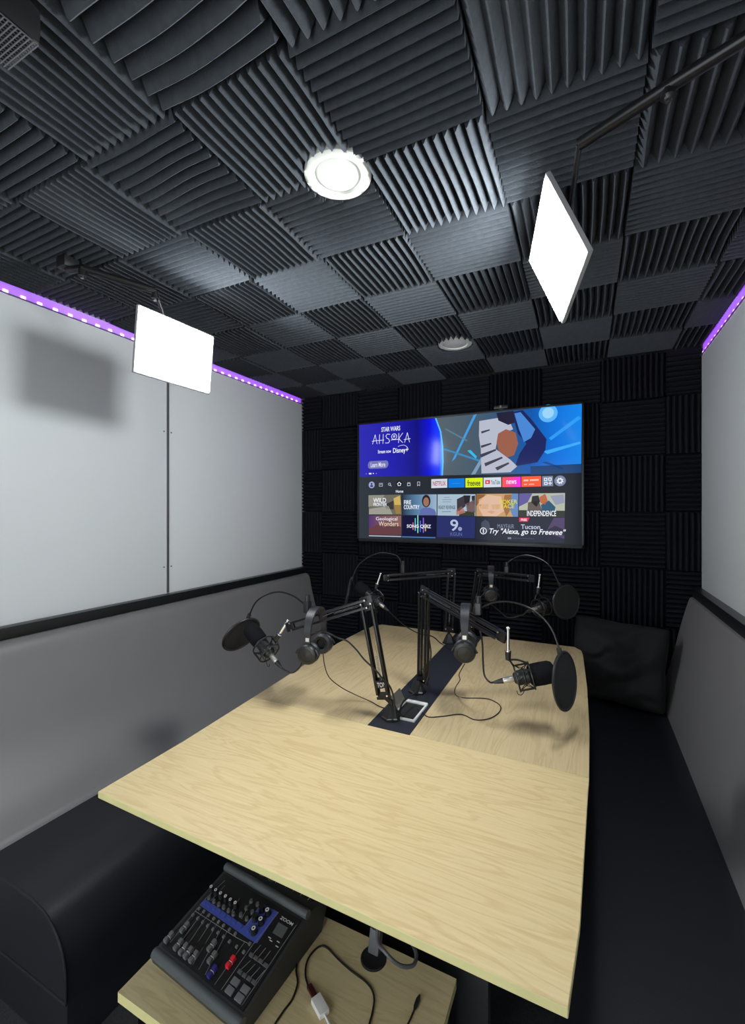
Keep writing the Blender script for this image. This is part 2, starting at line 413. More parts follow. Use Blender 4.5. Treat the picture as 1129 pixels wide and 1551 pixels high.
def stroke(name, pts, w, c, layer, parent):
    vs = []; fs = []
    for (a, b_) in zip(pts[:-1], pts[1:]):
        d = Vector((b_[0]-a[0], b_[1]-a[1])); L = d.length; d.normalize(); nn = Vector((-d.y, d.x))*w/2; e = d*w/2
        k = len(vs)
        for q in (Vector(a)-e+nn, Vector(b_)+e+nn, Vector(b_)+e-nn, Vector(a)-e-nn): vs.append(q)
        fs.append([k, k+1, k+2, k+3])
    o0 = root_of(parent); y = YS0-.0005*layer
    me = bpy.data.meshes.new(name); me.from_pydata([tuple(Vector((v[0], y, v[1]))-o0) for v in vs], [], fs); me.materials.append(uim(c))
    o = bpy.data.objects.new(name, me); COL.objects.link(o); o.parent = parent; return o
def circ(c, r, n=24, rz=None): return [(c[0]+r*math.cos(2*PI*i/n), c[1]+(rz or r)*math.sin(2*PI*i/n)) for i in range(n)]
def rquad(p, q): return [(p[0], p[1]), (q[0], p[1]), (q[0], q[1]), (p[0], q[1])]
scr = uip('screen', rquad((X0, Z1), (X1, Z0)), uigrad('ui_back', [(0, (46, 52, 60)), (.25, (34, 40, 50)), (1, (18, 22, 32))]), 0, tv)
# upper banner
uip('banner_left', [(-1.452,2.058),(-0.8898,2.0563),(-0.8561,1.9658),(-0.8431,1.8658),(-0.8402,1.7663),(-0.8442,1.6783),(-1.4457,1.6888)], uigrad('ui_blue', [(0, (44, 40, 170)), (.45, (30, 28, 165)), (.72, (14, 14, 120)), (.86, (10, 14, 210)), (.97, (20, 60, 255)), (1, (60, 150, 255))]), 1, scr)
uip('banner_art', [(-0.8898,2.0563),(-0.018,2.058),(-0.0212,1.6839),(-0.2332,1.6678),(-0.8442,1.6783),(-0.8402,1.7663),(-0.8431,1.8658),(-0.8561,1.9658)], uigrad('ui_art', [(0, (84, 96, 104)), (.3, (70, 88, 104)), (.5, (46, 84, 120)), (.68, (16, 84, 165)), (.85, (14, 112, 215)), (1, (20, 128, 225))]), 1, scr)
RIM = [(-0.8898,2.0563),(-0.8796,2.0554),(-0.846,1.965),(-0.833,1.8651),(-0.8301,1.7658),(-0.8355,1.6779),(-0.8442,1.6783),(-0.8402,1.7663),(-0.8431,1.8658),(-0.8561,1.9658)]
uip('banner_rim', RIM, (90, 185, 250), 2, scr)
for q, c in (([(-0.6355,2.0514),(-0.6149,2.0564),(-0.7539,1.7828),(-0.7786,1.763)], (62, 150, 215)), ([(-0.8308,1.8438),(-0.8233,1.8532),(-0.5947,1.7669),(-0.6017,1.7562)], (60, 130, 180)), ([(-0.8241,1.9773),(-0.8153,1.9823),(-0.6739,1.8962),(-0.6796,1.8883)], (90, 120, 140)),
             ([(-0.6755,1.8297),(-0.6547,1.8326),(-0.6146,1.7887),(-0.6218,1.7753)], (50, 180, 225)), ([(-0.2249,1.7987),(-0.0263,1.8436),(-0.0242,1.8307),(-0.2006,1.7815)], (60, 165, 240)), ([(-0.2321,1.7336),(-0.2074,1.7375),(-0.111,1.6947),(-0.1231,1.6888)], (25, 70, 140)),
             ([(-0.193,1.8748),(-0.0363,1.9903),(-0.0201,1.9762),(-0.1811,1.861)], (45, 150, 235)), ([(-0.5663,1.8201),(-0.5533,1.8029),(-0.6241,1.6785),(-0.6517,1.6756)], (120, 150, 175))):
    uip('light_streak', q, c, 2, scr)
uip('light_glow', circ([(-0.1969,2.0204)][0], .052), (90, 175, 240), 2, scr); uip('light_glow', circ([(-0.1969,2.0229)][0], .032), (150, 205, 240), 3, scr)
uip('banner_fade', [(-0.2949,1.7131),(-0.0208,1.7158),(-0.0203,1.6646),(-0.2957,1.6627)], (18, 60, 112), 2, scr)
# plain stand-in for the banner artwork: draped pale and navy shapes
uip('pale_shape', [(-0.5997,2.0113),(-0.4819,2.0199),(-0.427,2.023),(-0.395,1.943),(-0.4843,1.9096),(-0.4992,1.8295),(-0.409,1.7565),(-0.3711,1.717),(-0.4105,1.6826),(-0.5858,1.681),(-0.5903,1.8353),(-0.6019,1.9185)], (176, 180, 196), 3, scr)
uip('navy_shape', [(-0.4032,2.0475),(-0.3392,2.0546),(-0.29,1.9936),(-0.2475,1.9311),(-0.2054,1.8692),(-0.2125,1.8045),(-0.2569,1.7349),(-0.3839,1.7176),(-0.3568,1.7937),(-0.3176,1.8509),(-0.3673,1.9142)], (28, 36, 92), 3, scr)
uip('blue_shape', [(-0.388,2.0381),(-0.3521,2.0427),(-0.2686,1.9328),(-0.2919,1.8821),(-0.3326,1.8612),(-0.3604,1.9402)], (70, 130, 205), 4, scr)
uip('tan_shape', [(-0.484,1.9231),(-0.4376,1.9464),(-0.38,1.9218),(-0.3659,1.8542),(-0.3891,1.7849),(-0.4281,1.7738),(-0.4797,1.8147),(-0.4931,1.8697)], (150, 92, 74), 4, scr)
uip('dark_shape', [(-0.4944,2.052),(-0.3928,2.0544),(-0.3852,1.9821),(-0.4241,1.972),(-0.4823,2.0038)], (34, 32, 56), 4, scr)
for q in ([(-0.5898,1.8559),(-0.5276,1.8694),(-0.5225,1.8609),(-0.5861,1.8406)], [(-0.5939,1.8012),(-0.4992,1.8295),(-0.4942,1.8197),(-0.5876,1.7802)], [(-0.5877,1.9447),(-0.5364,1.9543),(-0.5339,1.946),(-0.5854,1.9309)], [(-0.5681,1.7448),(-0.4607,1.7797),(-0.4557,1.77),(-0.5618,1.7239)], [(-0.5018,1.714),(-0.4222,1.7438),(-0.4172,1.7341),(-0.4889,1.6957)]):
    uip('dark_fold', q, (62, 62, 80), 5, scr)
W = (235, 238, 250)
uit('title_text', 'STAR WARS', [(-1.2764,2.027),(-1.1356,1.995)], W, 3, scr, True)
LT = {'A': [[(0, 0), (.5, 1), (1, 0)], [(-.15, .30), (1.15, .36)]], 'H': [[(.1, 0), (.1, 1)], [(.9, 0), (.9, 1)], [(-.1, .34), (1.1, .38)]],
      'S': [[(.95, .95), (.4, 1), (.1, .8), (.3, .56), (.75, .45), (.95, .22), (.7, .02), (.05, .04)]], 'K': [[(.1, 0), (.1, 1)], [(.9, 1), (.1, .42), (.95, 0)], [(-.25, .36), (.3, .38)]],
      'O': [[(.5+.55*math.cos(a*PI/8), .68+.30*math.sin(a*PI/8)) for a in range(17)], [(-.1, .34), (1.1, .36)]], 'o': [[(.5+.16*math.cos(a*PI/4), .70+.10*math.sin(a*PI/4)) for a in range(9)]]}
TB = [(-1.3479,1.9788),(-1.0579,1.9744),(-1.3504,1.9159),(-1.0601,1.9107)]
def tpt(u, v):
    a = Vector(TB[2]).lerp(Vector(TB[3]), u); b_ = Vector(TB[0]).lerp(Vector(TB[1]), u); return tuple(a.lerp(b_, v))
for k_, ch in enumerate('AHSOKA'):
    for st in LT[ch]+(LT['o'] if ch == 'O' else []): stroke('title_letter', [tpt((k_+.12+.72*x)/6, y) for x, y in st], .0034, (228, 230, 252), 3, scr)
uit('caption_text', 'Stream now', [(-1.3034,1.8708),(-1.2036,1.8467)], W, 3, scr, True)
uit('logo_text', 'Disney+', [(-1.1883,1.8768),(-1.078,1.8332)], W, 3, scr, True)
ARC_ = stroke('logo_arc', [(-1.1504,1.8861),(-1.1315,1.8922),(-1.1097,1.8937),(-1.0916,1.8852),(-1.0812,1.8728),(-1.077,1.8609)], .0022, W, 3, scr)

uip('button', [(-1.3751,1.7891),(-1.365,1.7961),(-1.2388,1.7953),(-1.2264,1.7871),(-1.2223,1.7691),(-1.231,1.7486),(-1.244,1.7418),(-1.3639,1.7416),(-1.3784,1.7498),(-1.3824,1.7713)], (112, 114, 172), 3, scr)
uit('button_text', 'Learn More', [(-1.3589,1.7852),(-1.2468,1.7524)], (220, 222, 245), 4, scr, True)
for c, r in zip([(-1.3949,1.708),(-1.3685,1.7084),(-1.3586,1.708),(-1.339,1.7086),(-1.3162,1.7076)], (.0022, .0055, .0055, .004, .0022)): uip('page_dot', circ(c, r, 12), W, 3, scr)
# navigation icons
IC = [(-1.3519,1.6288),(-1.2804,1.6278),(-1.2131,1.6285),(-1.1422,1.6304),(-1.0727,1.6265),(-1.0027,1.6269)]
uip('profile_icon', circ(IC[0], .0235), (150, 160, 200), 3, scr); uip('profile_head', circ((IC[0][0], IC[0][1]+.007), .0065, 14), (24, 30, 70), 4, scr)
uip('profile_body', circ((IC[0][0], IC[0][1]-.008), .012, 16, .006), (24, 30, 70), 4, scr)
def ring(c, r, w, n=24, a0=0, a1=2*PI):
    return [(c[0]+r*math.cos(a0+(a1-a0)*i/n), c[1]+r*math.sin(a0+(a1-a0)*i/n)) for i in range(n+1)]+[(c[0]+(r-w)*math.cos(a0+(a1-a0)*i/n), c[1]+(r-w)*math.sin(a0+(a1-a0)*i/n)) for i in range(n, -1, -1)]
G = (190, 196, 208)
def off(c, *ps): return [(c[0]+x, c[1]+z) for x, z in ps]
stroke('input_icon', off(IC[1], (-.012, .010), (.012, .010), (.012, -.010), (-.012, -.010), (-.012, .010)), .003, G, 3, scr)
stroke('input_icon', off(IC[1], (-.004, .003), (.005, .003)), .003, G, 3, scr)
stroke('search_icon', [(IC[2][0]-.002+.008*math.cos(a*PI/8), IC[2][1]+.002+.008*math.sin(a*PI/8)) for a in range(17)]+off(IC[2], (.004, -.004)), .003, G, 3, scr)
stroke('search_icon', off(IC[2], (.005, -.005), (.011, -.011)), .004, G, 3, scr)
uip('home_disc', circ(IC[3], .023), (20, 22, 30), 3, scr)
stroke('home_icon', off(IC[3], (-.014, 0), (0, .012), (.014, 0)), .0035, W, 4, scr); stroke('home_icon', off(IC[3], (-.009, 0), (-.009, -.012), (.009, -.012), (.009, 0)), .0035, W, 4, scr)
stroke('live_icon', off(IC[4], (-.010, .006), (.010, .006), (.010, -.010), (-.010, -.010), (-.010, .006)), .0035, G, 3, scr); stroke('live_icon', off(IC[4], (-.007, .013), (0, .006), (.007, .013)), .003, G, 3, scr)
stroke('bookmark_icon', off(IC[5], (-.008, -.013), (-.008, .013), (.008, .013), (.008, -.013), (0, -.006), (-.008, -.013)), .003, G, 3, scr)
uit('menu_text', 'Home', [(-1.1672,1.5897),(-1.1132,1.5703)], W, 3, scr, True)
# app tiles
def tile(name, q, c, txt=None, tb=None, tc=W, bold=False):
    uip(name, q, c, 3, scr)
    if txt: uit('app_text', txt, tb, tc, 4, scr, bold)
tile('app_tile', [(-0.9137,1.6554),(-0.8059,1.6554),(-0.8061,1.5971),(-0.914,1.5963)], (205, 208, 220), 'NETFLIX', [(-0.9038,1.6406),(-0.8158,1.6116)], (165, 48, 66), True)
tile('app_tile', [(-0.7987,1.6551),(-0.6925,1.655),(-0.6927,1.5961),(-0.7989,1.5968)], (8, 118, 214))
uip('app_bar', [(-0.7767,1.6244),(-0.7228,1.6253),(-0.7228,1.6225),(-0.7768,1.6216)], (40, 150, 235), 4, scr)
tile('app_tile', [(-0.687,1.6548),(-0.5783,1.6545),(-0.5783,1.5951),(-0.6871,1.5959)], (208, 232, 20), 'freevee', [(-0.6747,1.6431),(-0.5931,1.6039)], (28, 34, 20), True)
tile('app_tile', [(-0.5729,1.6542),(-0.466,1.6539),(-0.4659,1.594),(-0.5729,1.5935)], (200, 212, 222), 'YouTube', [(-0.5274,1.6386),(-0.4722,1.6106)], (70, 84, 100), True)
uip('play_badge', [(-0.5624,1.6386),(-0.5328,1.6389),(-0.5333,1.6142),(-0.563,1.6139)], (226, 40, 70), 4, scr); uip('play_mark', [(-0.5531,1.6328),(-0.5411,1.6254),(-0.5534,1.619)], (240, 240, 240), 5, scr)
tile('app_tile', [(-0.4594,1.6536),(-0.3518,1.6531),(-0.3503,1.5914),(-0.4594,1.5924)], uigrad('ui_news', [(0, (240, 80, 60)), (.55, (240, 50, 150)), (1, (235, 20, 235))]), 'news', [(-0.4349,1.6336),(-0.3757,1.6098)], (250, 220, 250), True)
tile('app_tile', [(-0.3466,1.6542),(-0.2359,1.6535),(-0.2357,1.5914),(-0.3465,1.5913)], (238, 84, 48))
for q in ([(-0.3342,1.635),(-0.3063,1.6352),(-0.3065,1.6246),(-0.3344,1.6243)], [(-0.2987,1.6349),(-0.2486,1.6355),(-0.2488,1.6263),(-0.2989,1.6256)], [(-0.3322,1.6082),(-0.3144,1.6089),(-0.3145,1.6035),(-0.3323,1.6028)], [(-0.3043,1.6085),(-0.274,1.6087),(-0.2741,1.6034),(-0.3044,1.6032)]): uip('app_bar', q, (250, 190, 170), 4, scr)
uip('grid_tile', [(-0.2297,1.6519),(-0.1708,1.652),(-0.1692,1.5917),(-0.2294,1.5925)], (112, 124, 152), 3, scr)
GT = [(-0.2103,1.6326),(-0.1869,1.633),(-0.2094,1.6089),(-0.1861,1.6094)]
for k in range(3): stroke('grid_icon', off(GT[k], (-.007, .007), (.007, .007), (.007, -.007), (-.007, -.007), (-.007, .007)), .004, W, 4, scr)
stroke('grid_icon', off(GT[3], (-.009, 0), (.009, 0)), .004, W, 4, scr); stroke('grid_icon', off(GT[3], (0, -.009), (0, .009)), .004, W, 4, scr)
GC = [(-0.1324,1.6217)][0]
uip('settings_disc', circ(GC, .031, 30), (118, 128, 155), 3, scr)
uip('gear_icon', [(GC[0]+(.019 if (i//2) % 2 else .014)*math.cos(2*PI*i/32), GC[1]+(.019 if (i//2) % 2 else .014)*math.sin(2*PI*i/32)) for i in range(32)], (225, 230, 240), 4, scr); uip('gear_hole', circ(GC, .008, 16), (118, 128, 155), 5, scr)
# first row of programme thumbnails
T1 = uip('thumbnail', [(-1.3762,1.5565),(-1.1307,1.5574),(-1.1246,1.4206),(-1.3733,1.4218)], (104, 102, 92), 3, scr)
for q, c in (([(-1.3762,1.5565),(-1.2509,1.5562),(-1.3019,1.4894),(-1.3761,1.4754)], (140, 138, 124)), ([(-1.185,1.532),(-1.1372,1.5517),(-1.1301,1.4862),(-1.1771,1.487)], (196, 168, 90)), ([(-1.1818,1.4871),(-1.1331,1.4892),(-1.1322,1.4267),(-1.1667,1.4271)], (150, 118, 62)), ([(-1.3718,1.4601),(-1.2218,1.4804),(-1.1921,1.4229),(-1.3733,1.4218)], (150, 150, 138)), ([(-1.2535,1.4885),(-1.1855,1.5171),(-1.1829,1.4572),(-1.2386,1.4581)], (54, 52, 50))): uip('thumbnail_shape', q, c, 4, scr)
uit('thumbnail_text', 'WILD', [(-1.3392,1.5357),(-1.24,1.5048)], W, 5, scr, True); uit('thumbnail_text', 'FRONTIER', [(-1.3372,1.5022),(-1.2346,1.4791)], W, 5, scr, True)
uip('thumbnail', [(-1.1168,1.5571),(-0.877,1.5549),(-0.8781,1.418),(-1.1169,1.4191)], uigrad('ui_fire', [(0, (34, 52, 70)), (.5, (90, 130, 165)), (1, (150, 172, 195))]), 3, scr)
uit('thumbnail_text', 'FIRE', [(-1.1072,1.5183),(-1.0558,1.4907)], W, 5, scr, True); uit('thumbnail_text', 'COUNTRY', [(-1.1083,1.4858),(-0.996,1.4574)], W, 5, scr, True)
PC = [(-0.9493,1.5119),(-0.9494,1.5061)]
uip('thumbnail_shape', [(-0.9988,1.4178),(-0.9901,1.4543),(-0.9656,1.4685),(-0.9268,1.4679),(-0.8932,1.4558),(-0.882,1.4354),(-0.881,1.418)], (92, 104, 165), 4, scr)
uip('thumbnail_shape', circ(PC[0], .030, 20, .042), (40, 30, 30), 5, scr); uip('thumbnail_shape', circ(PC[1], .020, 20, .030), (150, 108, 92), 6, scr)
uip('thumbnail', [(-0.8711,1.5547),(-0.6231,1.5521),(-0.6237,1.4139),(-0.8723,1.4165)], (160, 182, 198), 3, scr)
uit('thumbnail_text', 'READY REVENGE', [(-0.8645,1.4812),(-0.7527,1.4579)], (60, 66, 74), 5, scr, True)
for q in ([(-0.8281,1.535),(-0.7877,1.5354),(-0.7878,1.5325),(-0.8281,1.5321)], [(-0.8401,1.5209),(-0.7767,1.5209),(-0.7767,1.518),(-0.8401,1.5181)], [(-0.8376,1.5066),(-0.7828,1.5068),(-0.7828,1.5039),(-0.8376,1.5037)], [(-0.8423,1.4435),(-0.7816,1.4441),(-0.7817,1.4398),(-0.8424,1.4392)]): uip('thumbnail_bar', q, (110, 124, 140), 5, scr)
for q, c in (([(-0.7425,1.5215),(-0.6997,1.5416),(-0.6845,1.4779),(-0.7419,1.4364)], (60, 54, 62)), ([(-0.6996,1.5458),(-0.655,1.5446),(-0.6636,1.4775),(-0.6953,1.4922)], (38, 36, 44)), ([(-0.6841,1.492),(-0.6252,1.5187),(-0.6259,1.4349),(-0.677,1.444)], (110, 90, 92)), ([(-0.7472,1.4507),(-0.7125,1.4784),(-0.6856,1.4357),(-0.7452,1.418)], (176, 120, 110)), ([(-0.7276,1.4433),(-0.6298,1.4461),(-0.6278,1.4139),(-0.7283,1.415)], (52, 60, 46)), ([(-0.6482,1.5402),(-0.626,1.5438),(-0.6259,1.4908),(-0.6426,1.4841)], (46, 44, 52))): uip('thumbnail_shape', q, c, 4, scr)
uip('thumbnail', [(-0.6175,1.5533),(-0.3652,1.5515),(-0.3666,1.4112),(-0.6195,1.4138)], (190, 150, 104), 3, scr)
for q, c in (([(-0.4027,1.5513),(-0.3652,1.5515),(-0.3666,1.4112),(-0.3963,1.4115),(-0.4211,1.473)], (96, 130, 180)), ([(-0.6033,1.5181),(-0.5456,1.5471),(-0.4658,1.5354),(-0.4479,1.4462),(-0.495,1.4125),(-0.5757,1.4134),(-0.6019,1.4624)], (214, 176, 150)), ([(-0.6013,1.4875),(-0.5388,1.489),(-0.5449,1.4587),(-0.591,1.4595)], (178, 130, 50)), ([(-0.5255,1.486),(-0.4695,1.4876),(-0.4754,1.4576),(-0.5181,1.4555)], (186, 138, 60)), ([(-0.5547,1.4423),(-0.5276,1.4488),(-0.4997,1.4415),(-0.5267,1.428)], (178, 56, 60)), ([(-0.6162,1.5519),(-0.559,1.5503),(-0.5982,1.5041),(-0.618,1.4767)], (140, 92, 50)), ([(-0.4459,1.5444),(-0.4027,1.5472),(-0.4152,1.4457),(-0.4355,1.4119),(-0.4566,1.4737)], (150, 104, 54))): uip('thumbnail_shape', q, c, 4, scr)
uit('thumbnail_text', 'POKER', [(-0.4742,1.5151),(-0.3702,1.4896)], (214, 204, 30), 6, scr, True); uit('thumbnail_text', 'FACE', [(-0.4642,1.4875),(-0.3888,1.4629)], (214, 204, 30), 6, scr, True)
uip('thumbnail', [(-0.3601,1.5514),(-0.1057,1.5505),(-0.1076,1.4097),(-0.3614,1.4111)], (172, 178, 160), 3, scr)
for q, c in (([(-0.3601,1.5514),(-0.2851,1.5505),(-0.3113,1.4978),(-0.3616,1.4719)], (92, 84, 150)), ([(-0.2854,1.5346),(-0.2502,1.5389),(-0.2408,1.5029),(-0.2613,1.4701),(-0.291,1.4973)], (36, 34, 40)), ([(-0.3087,1.4977),(-0.2482,1.5097),(-0.2305,1.4496),(-0.3122,1.4442)], (92, 84, 76)), ([(-0.2454,1.5282),(-0.2128,1.5484),(-0.1987,1.5085),(-0.2139,1.4824),(-0.2385,1.4935)], (180, 100, 60)), ([(-0.2362,1.4829),(-0.1925,1.5083),(-0.1564,1.4681),(-0.1629,1.4419),(-0.2306,1.4429)], (36, 80, 110)), ([(-0.3606,1.4516),(-0.1071,1.4476),(-0.1076,1.4097),(-0.3614,1.4111)], (44, 50, 44)), ([(-0.186,1.5345),(-0.113,1.5429),(-0.1089,1.4933),(-0.1562,1.4812)], (140, 146, 170))): uip('thumbnail_shape', q, c, 4, scr)
uit('thumbnail_text', 'INDEPENDENCE', [(-0.3147,1.4482),(-0.1535,1.4155)], W, 6, scr, True)
# second row
uip('thumbnail', [(-1.3753,1.4141),(-1.1279,1.4147),(-1.1279,1.2804),(-1.3724,1.2789)], uigrad('ui_geo', [(0, (78, 50, 110)), (.5, (120, 78, 80)), (1, (136, 96, 90))]), 3, scr)
uip('thumbnail_shape', [(-1.3707,1.322),(-1.3071,1.3526),(-1.2513,1.3297),(-1.202,1.3674),(-1.129,1.3372),(-1.1279,1.2804),(-1.3724,1.2789)], (96, 58, 62), 4, scr)
uit('thumbnail_text', 'Geological', [(-1.3182,1.4044),(-1.156,1.3731)], W, 5, scr); uit('thumbnail_text', 'Wonders', [(-1.2965,1.3738),(-1.1477,1.3417)], (226, 214, 190), 5, scr)
uip('progress_bar', [(-1.3726,1.2743),(-1.1281,1.2744),(-1.1283,1.2684),(-1.3728,1.2681)], (180, 190, 210), 4, scr); uip('progress_bar', [(-1.1219,1.2729),(-0.8853,1.2731),(-0.8855,1.2673),(-1.1221,1.267)], (70, 120, 190), 4, scr)
uip('thumbnail', [(-1.1201,1.4147),(-0.8782,1.4137),(-0.8793,1.279),(-1.1217,1.2774)], (12, 12, 52), 3, scr)
BX = [(-1.042,1.3519),(-1.0263,1.3636),(-1.008,1.3665),(-0.9903,1.3518),(-0.969,1.359),(-0.9545,1.3444),(-1.0368,1.3223),(-0.9999,1.3371),(-0.9817,1.3371),(-0.9622,1.3371)]
for (x, z), h, c in zip(BX[:6], (.05, .085, .12, .075, .10, .05), ((214, 90, 150), (90, 190, 200), (130, 214, 190), (70, 100, 214), (130, 96, 214), (190, 170, 110))): uip('sound_bar', rquad((x-.0035, z+h/2-.008), (x+.0035, z-h/2-.008)), c, 4, scr)
uit('thumbnail_text', 'SONG QUIZ', [(-1.0865,1.355),(-0.9162,1.3283)], W, 5, scr, True)
uip('thumbnail', [(-0.8738,1.4136),(-0.6251,1.4111),(-0.6284,1.2749),(-0.8764,1.2746)], (38, 46, 100), 3, scr)
uit('thumbnail_text', '9', [(-0.786,1.3913),(-0.7337,1.3169)], (176, 186, 212), 5, scr, True); uip('thumbnail_shape', circ([(-0.722,1.3312)][0], .013, 18), (140, 150, 186), 5, scr); uit('thumbnail_text', 'KGUN', [(-0.7854,1.3083),(-0.7091,1.2857)], (92, 104, 150), 5, scr, True)
uip('thumbnail', [(-0.621,1.411),(-0.3653,1.4084),(-0.3667,1.2659),(-0.623,1.2694)], (34, 38, 54), 3, scr)
uip('thumbnail_shape', [(-0.5876,1.3717),(-0.5626,1.3924),(-0.5387,1.3756),(-0.5315,1.3367),(-0.5579,1.3019),(-0.586,1.3228)], (66, 72, 92), 4, scr)
uit('thumbnail_text', 'MAYFAIR', [(-0.488,1.3656),(-0.3886,1.3393)], (120, 134, 160), 5, scr)
uip('thumbnail', [(-0.3615,1.4084),(-0.1077,1.4071),(-0.1096,1.2602),(-0.3629,1.2619)], (32, 36, 54), 3, scr)
uip('thumbnail_shape', [(-0.1659,1.4064),(-0.1077,1.4071),(-0.1093,1.2839),(-0.2077,1.3232)], (76, 62, 100), 4, scr); uip('thumbnail_shape', [(-0.1951,1.3391),(-0.158,1.3602),(-0.1086,1.3364),(-0.1091,1.3036),(-0.204,1.3205)], (42, 38, 60), 5, scr)
uip('free_badge', [(-0.3602,1.4057),(-0.3002,1.4064),(-0.3108,1.3823),(-0.3607,1.3813)], (208, 44, 84), 5, scr); uit('badge_text', 'FREE', [(-0.3488,1.4002),(-0.3158,1.3864)], W, 6, scr, True)
uit('thumbnail_text', 'Tucson', [(-0.3494,1.365),(-0.241,1.3378)], (190, 196, 220), 5, scr, True)
uip('hint_disc', ring([(-0.5738,1.3214)][0], .021, .004), W, 7, scr); MC = [(-0.5738,1.3214)][0]
stroke('microphone_icon', off(MC, (0, .009), (0, -.010)), .006, W, 7, scr)
uit('hint_text', 'Try "Alexa, go to Freevee"', [(-0.5449,1.3395),(-0.1116,1.297)], W, 8, scr, True, .25)
uip('caption_bar', [(-0.4262,1.286),(-0.4053,1.2861),(-0.4055,1.2752),(-0.4264,1.275)], (120, 128, 140), 7, scr); uip('caption_bar', [(-0.3975,1.2834),(-0.2745,1.2828),(-0.2746,1.2788),(-0.3976,1.2793)], (64, 70, 84), 7, scr)

bk = thing('backlight_strip', (-.735, 2.807, 1.24), 'purple light strip glowing behind the television edges', 'LED strip light')
for lo, hi in (((-1.40, 2.8065, 2.03), (-.08, 2.8095, 2.042)), ((-1.40, 2.8065, 1.26), (-.08, 2.8095, 1.272)), ((-.05, 2.8065, 1.30), (-.038, 2.8095, 2.0))):
    MB().b2(lo, hi).build('glow_strip', 'purple_back', bk)
sk = thing('speaker', (-.885, .395, 2.24), 'small dark mesh-fronted box under the ceiling at the top left corner', 'speaker')
MB().box((-.885, .385, 2.275), (.10, .09, .065), None, .018).build('housing', 'black_plastic', sk)
m = MB()
for k in range(14): m.box((-.93+k*.007, .385, 2.2415), (.0016, .08, .002)); m.box((-.885, .345+k*.006, 2.2405), (.095, .0016, .002))
m.build('grille', 'pad_grey', sk)
wc = thing('webcam', (-.52, 2.775, 2.07), 'small black webcam clipped on the top edge of the television', 'webcam')
WCX = (-0.464,2.7758,2.0956)
MB().box((WCX[0], 2.765, 2.082), (.085, .030, .022), None, .008).build('camera_body', 'black_plastic', wc)
MB().box((WCX[0], 2.785, 2.072), (.03, .05, .008), None, .002).build('clip', 'black_plastic', wc)
MB().cyl((WCX[0], 2.751, 2.082), (WCX[0], 2.745, 2.082), .008).build('lens', 'chrome', wc)

# ------------------------------------------------------------------ benches
def extrude_profile(prof, y0, y1, n=24, fn=None):
    m = MB(); k = len(prof); vs = []; fs = []
    for j in range(n+1):
        y = y0+(y1-y0)*j/n
        for (x, z) in prof:
            p = Vector((x, y, z)); vs.append(fn(p, j/n) if fn else p)
    for j in range(n):
        for i in range(k): fs.append([j*k+i, j*k+(i+1) % k, (j+1)*k+(i+1) % k, (j+1)*k+i])
    fs.append(list(range(k))); fs.append([n*k+i for i in range(k)][::-1]); return m.add(vs, fs)
def sm2(pts, n=5): return [(v.x, v.z) for v in smooth([(x, 0, z) for x, z in pts], n)]
YB1 = 2.808
bl = thing('bench', (-1.6, 1.7, 0), 'padded bench along the left wall with a grey leather back and black seat', 'bench', None)
front = sm2([(-1.925, .97), (-1.898, .945), (-1.878, .86), (-1.845, .74), (-1.795, .60), (-1.715, .48), (-1.625, .405)])
extrude_profile(front+[(-1.625, .36), (-1.967, .36), (-1.967, .97)], .60, YB1).build('backrest', 'grey_leather', bl, 60)
SZ = .402
sp = [(-1.967, SZ-.01), (-1.66, SZ-.002), (-1.42, SZ)]+sm2([(-1.34, SZ-.001), (-1.27, SZ-.018), (-1.215, SZ-.065), (-1.192, SZ-.125), (-1.19, SZ-.19)], 4)+[(-1.19, .19), (-1.967, .19)]
extrude_profile(sp, .665, YB1).build('seat', 'black_leather', bl, 60)
MB().b2((-1.967, .69, 0), (-1.23, YB1, .19), .004).build('base', 'black_leather', bl)
MB().tube([(x, .664, z) for x, z in sp[1:-1]], .0035, 8, 0).build('piping', 'black_leather', bl)
MB().tube([(-1.60, .664, .192), (-1.19, .664, .192)], .0035, 8, 0).build('piping', 'black_leather', bl)
br = thing('bench', (.2, 1.7, 0), 'padded bench along the right wall with a grey leather back and black seat', 'bench', None)
frontr = sm2([(.505, .995), (.490, .975), (.455, .84), (.425, .70), (.390, .56), (.360, .45)])
def bulge(p, t): return p
extrude_profile(frontr+[(.36, .36), (.545, .36), (.545, .995)], .60, YB1).build('backrest', 'grey_leather', br, 60)
SR = .447
spr = [(.545, SR-.01), (.36, SR), (.12, SR)]+sm2([(.06, SR-.001), (.0, SR-.02), (-.045, SR-.07), (-.06, SR-.12)], 4)+[(-.06, .19), (.545, .19)]
extrude_profile(spr, .62, YB1).build('seat', 'black_leather', br, 60)
MB().b2((-.02, .64, 0), (.545, YB1, .19), .004).build('base', 'black_leather', br)

# crumpled black cushion in the far right corner
bm = bmesh.new(); n = 40; grid = {}
for s in (-1, 1):
    for i in range(n+1):
        for j in range(n+1):
            u, v = i/n*2-1, j/n*2-1
            e = (1-abs(u)**2.6)*(1-abs(v)**2.6); th = .075*max(e, 0)**.5*s
            pinch = 1-.07*(u*u*v*v); k = .011*noise.noise(Vector((u*2.6+s, v*2.6, 3)))+.010*noise.noise(Vector((u*2+v*5, v*1.5-u, 9*s)))
            rx_ = .23*u*(1-.10*(1-abs(v)))*pinch; rz_ = .215*v*(1-.08*(1-abs(u)))*pinch
            fold = .016*math.sin(9*(u*.6-v*.9)+3*noise.noise(Vector((u*2, v*2, 1))))*max(e, 0)
            grid[s, i, j] = bm.verts.new((rx_, th+k*e+fold*s, rz_))
for s in (-1, 1):
    for i in range(n):
        for j in range(n): bm.faces.new((grid[s, i, j], grid[s, i+1, j], grid[s, i+1, j+1], grid[s, i, j+1]))
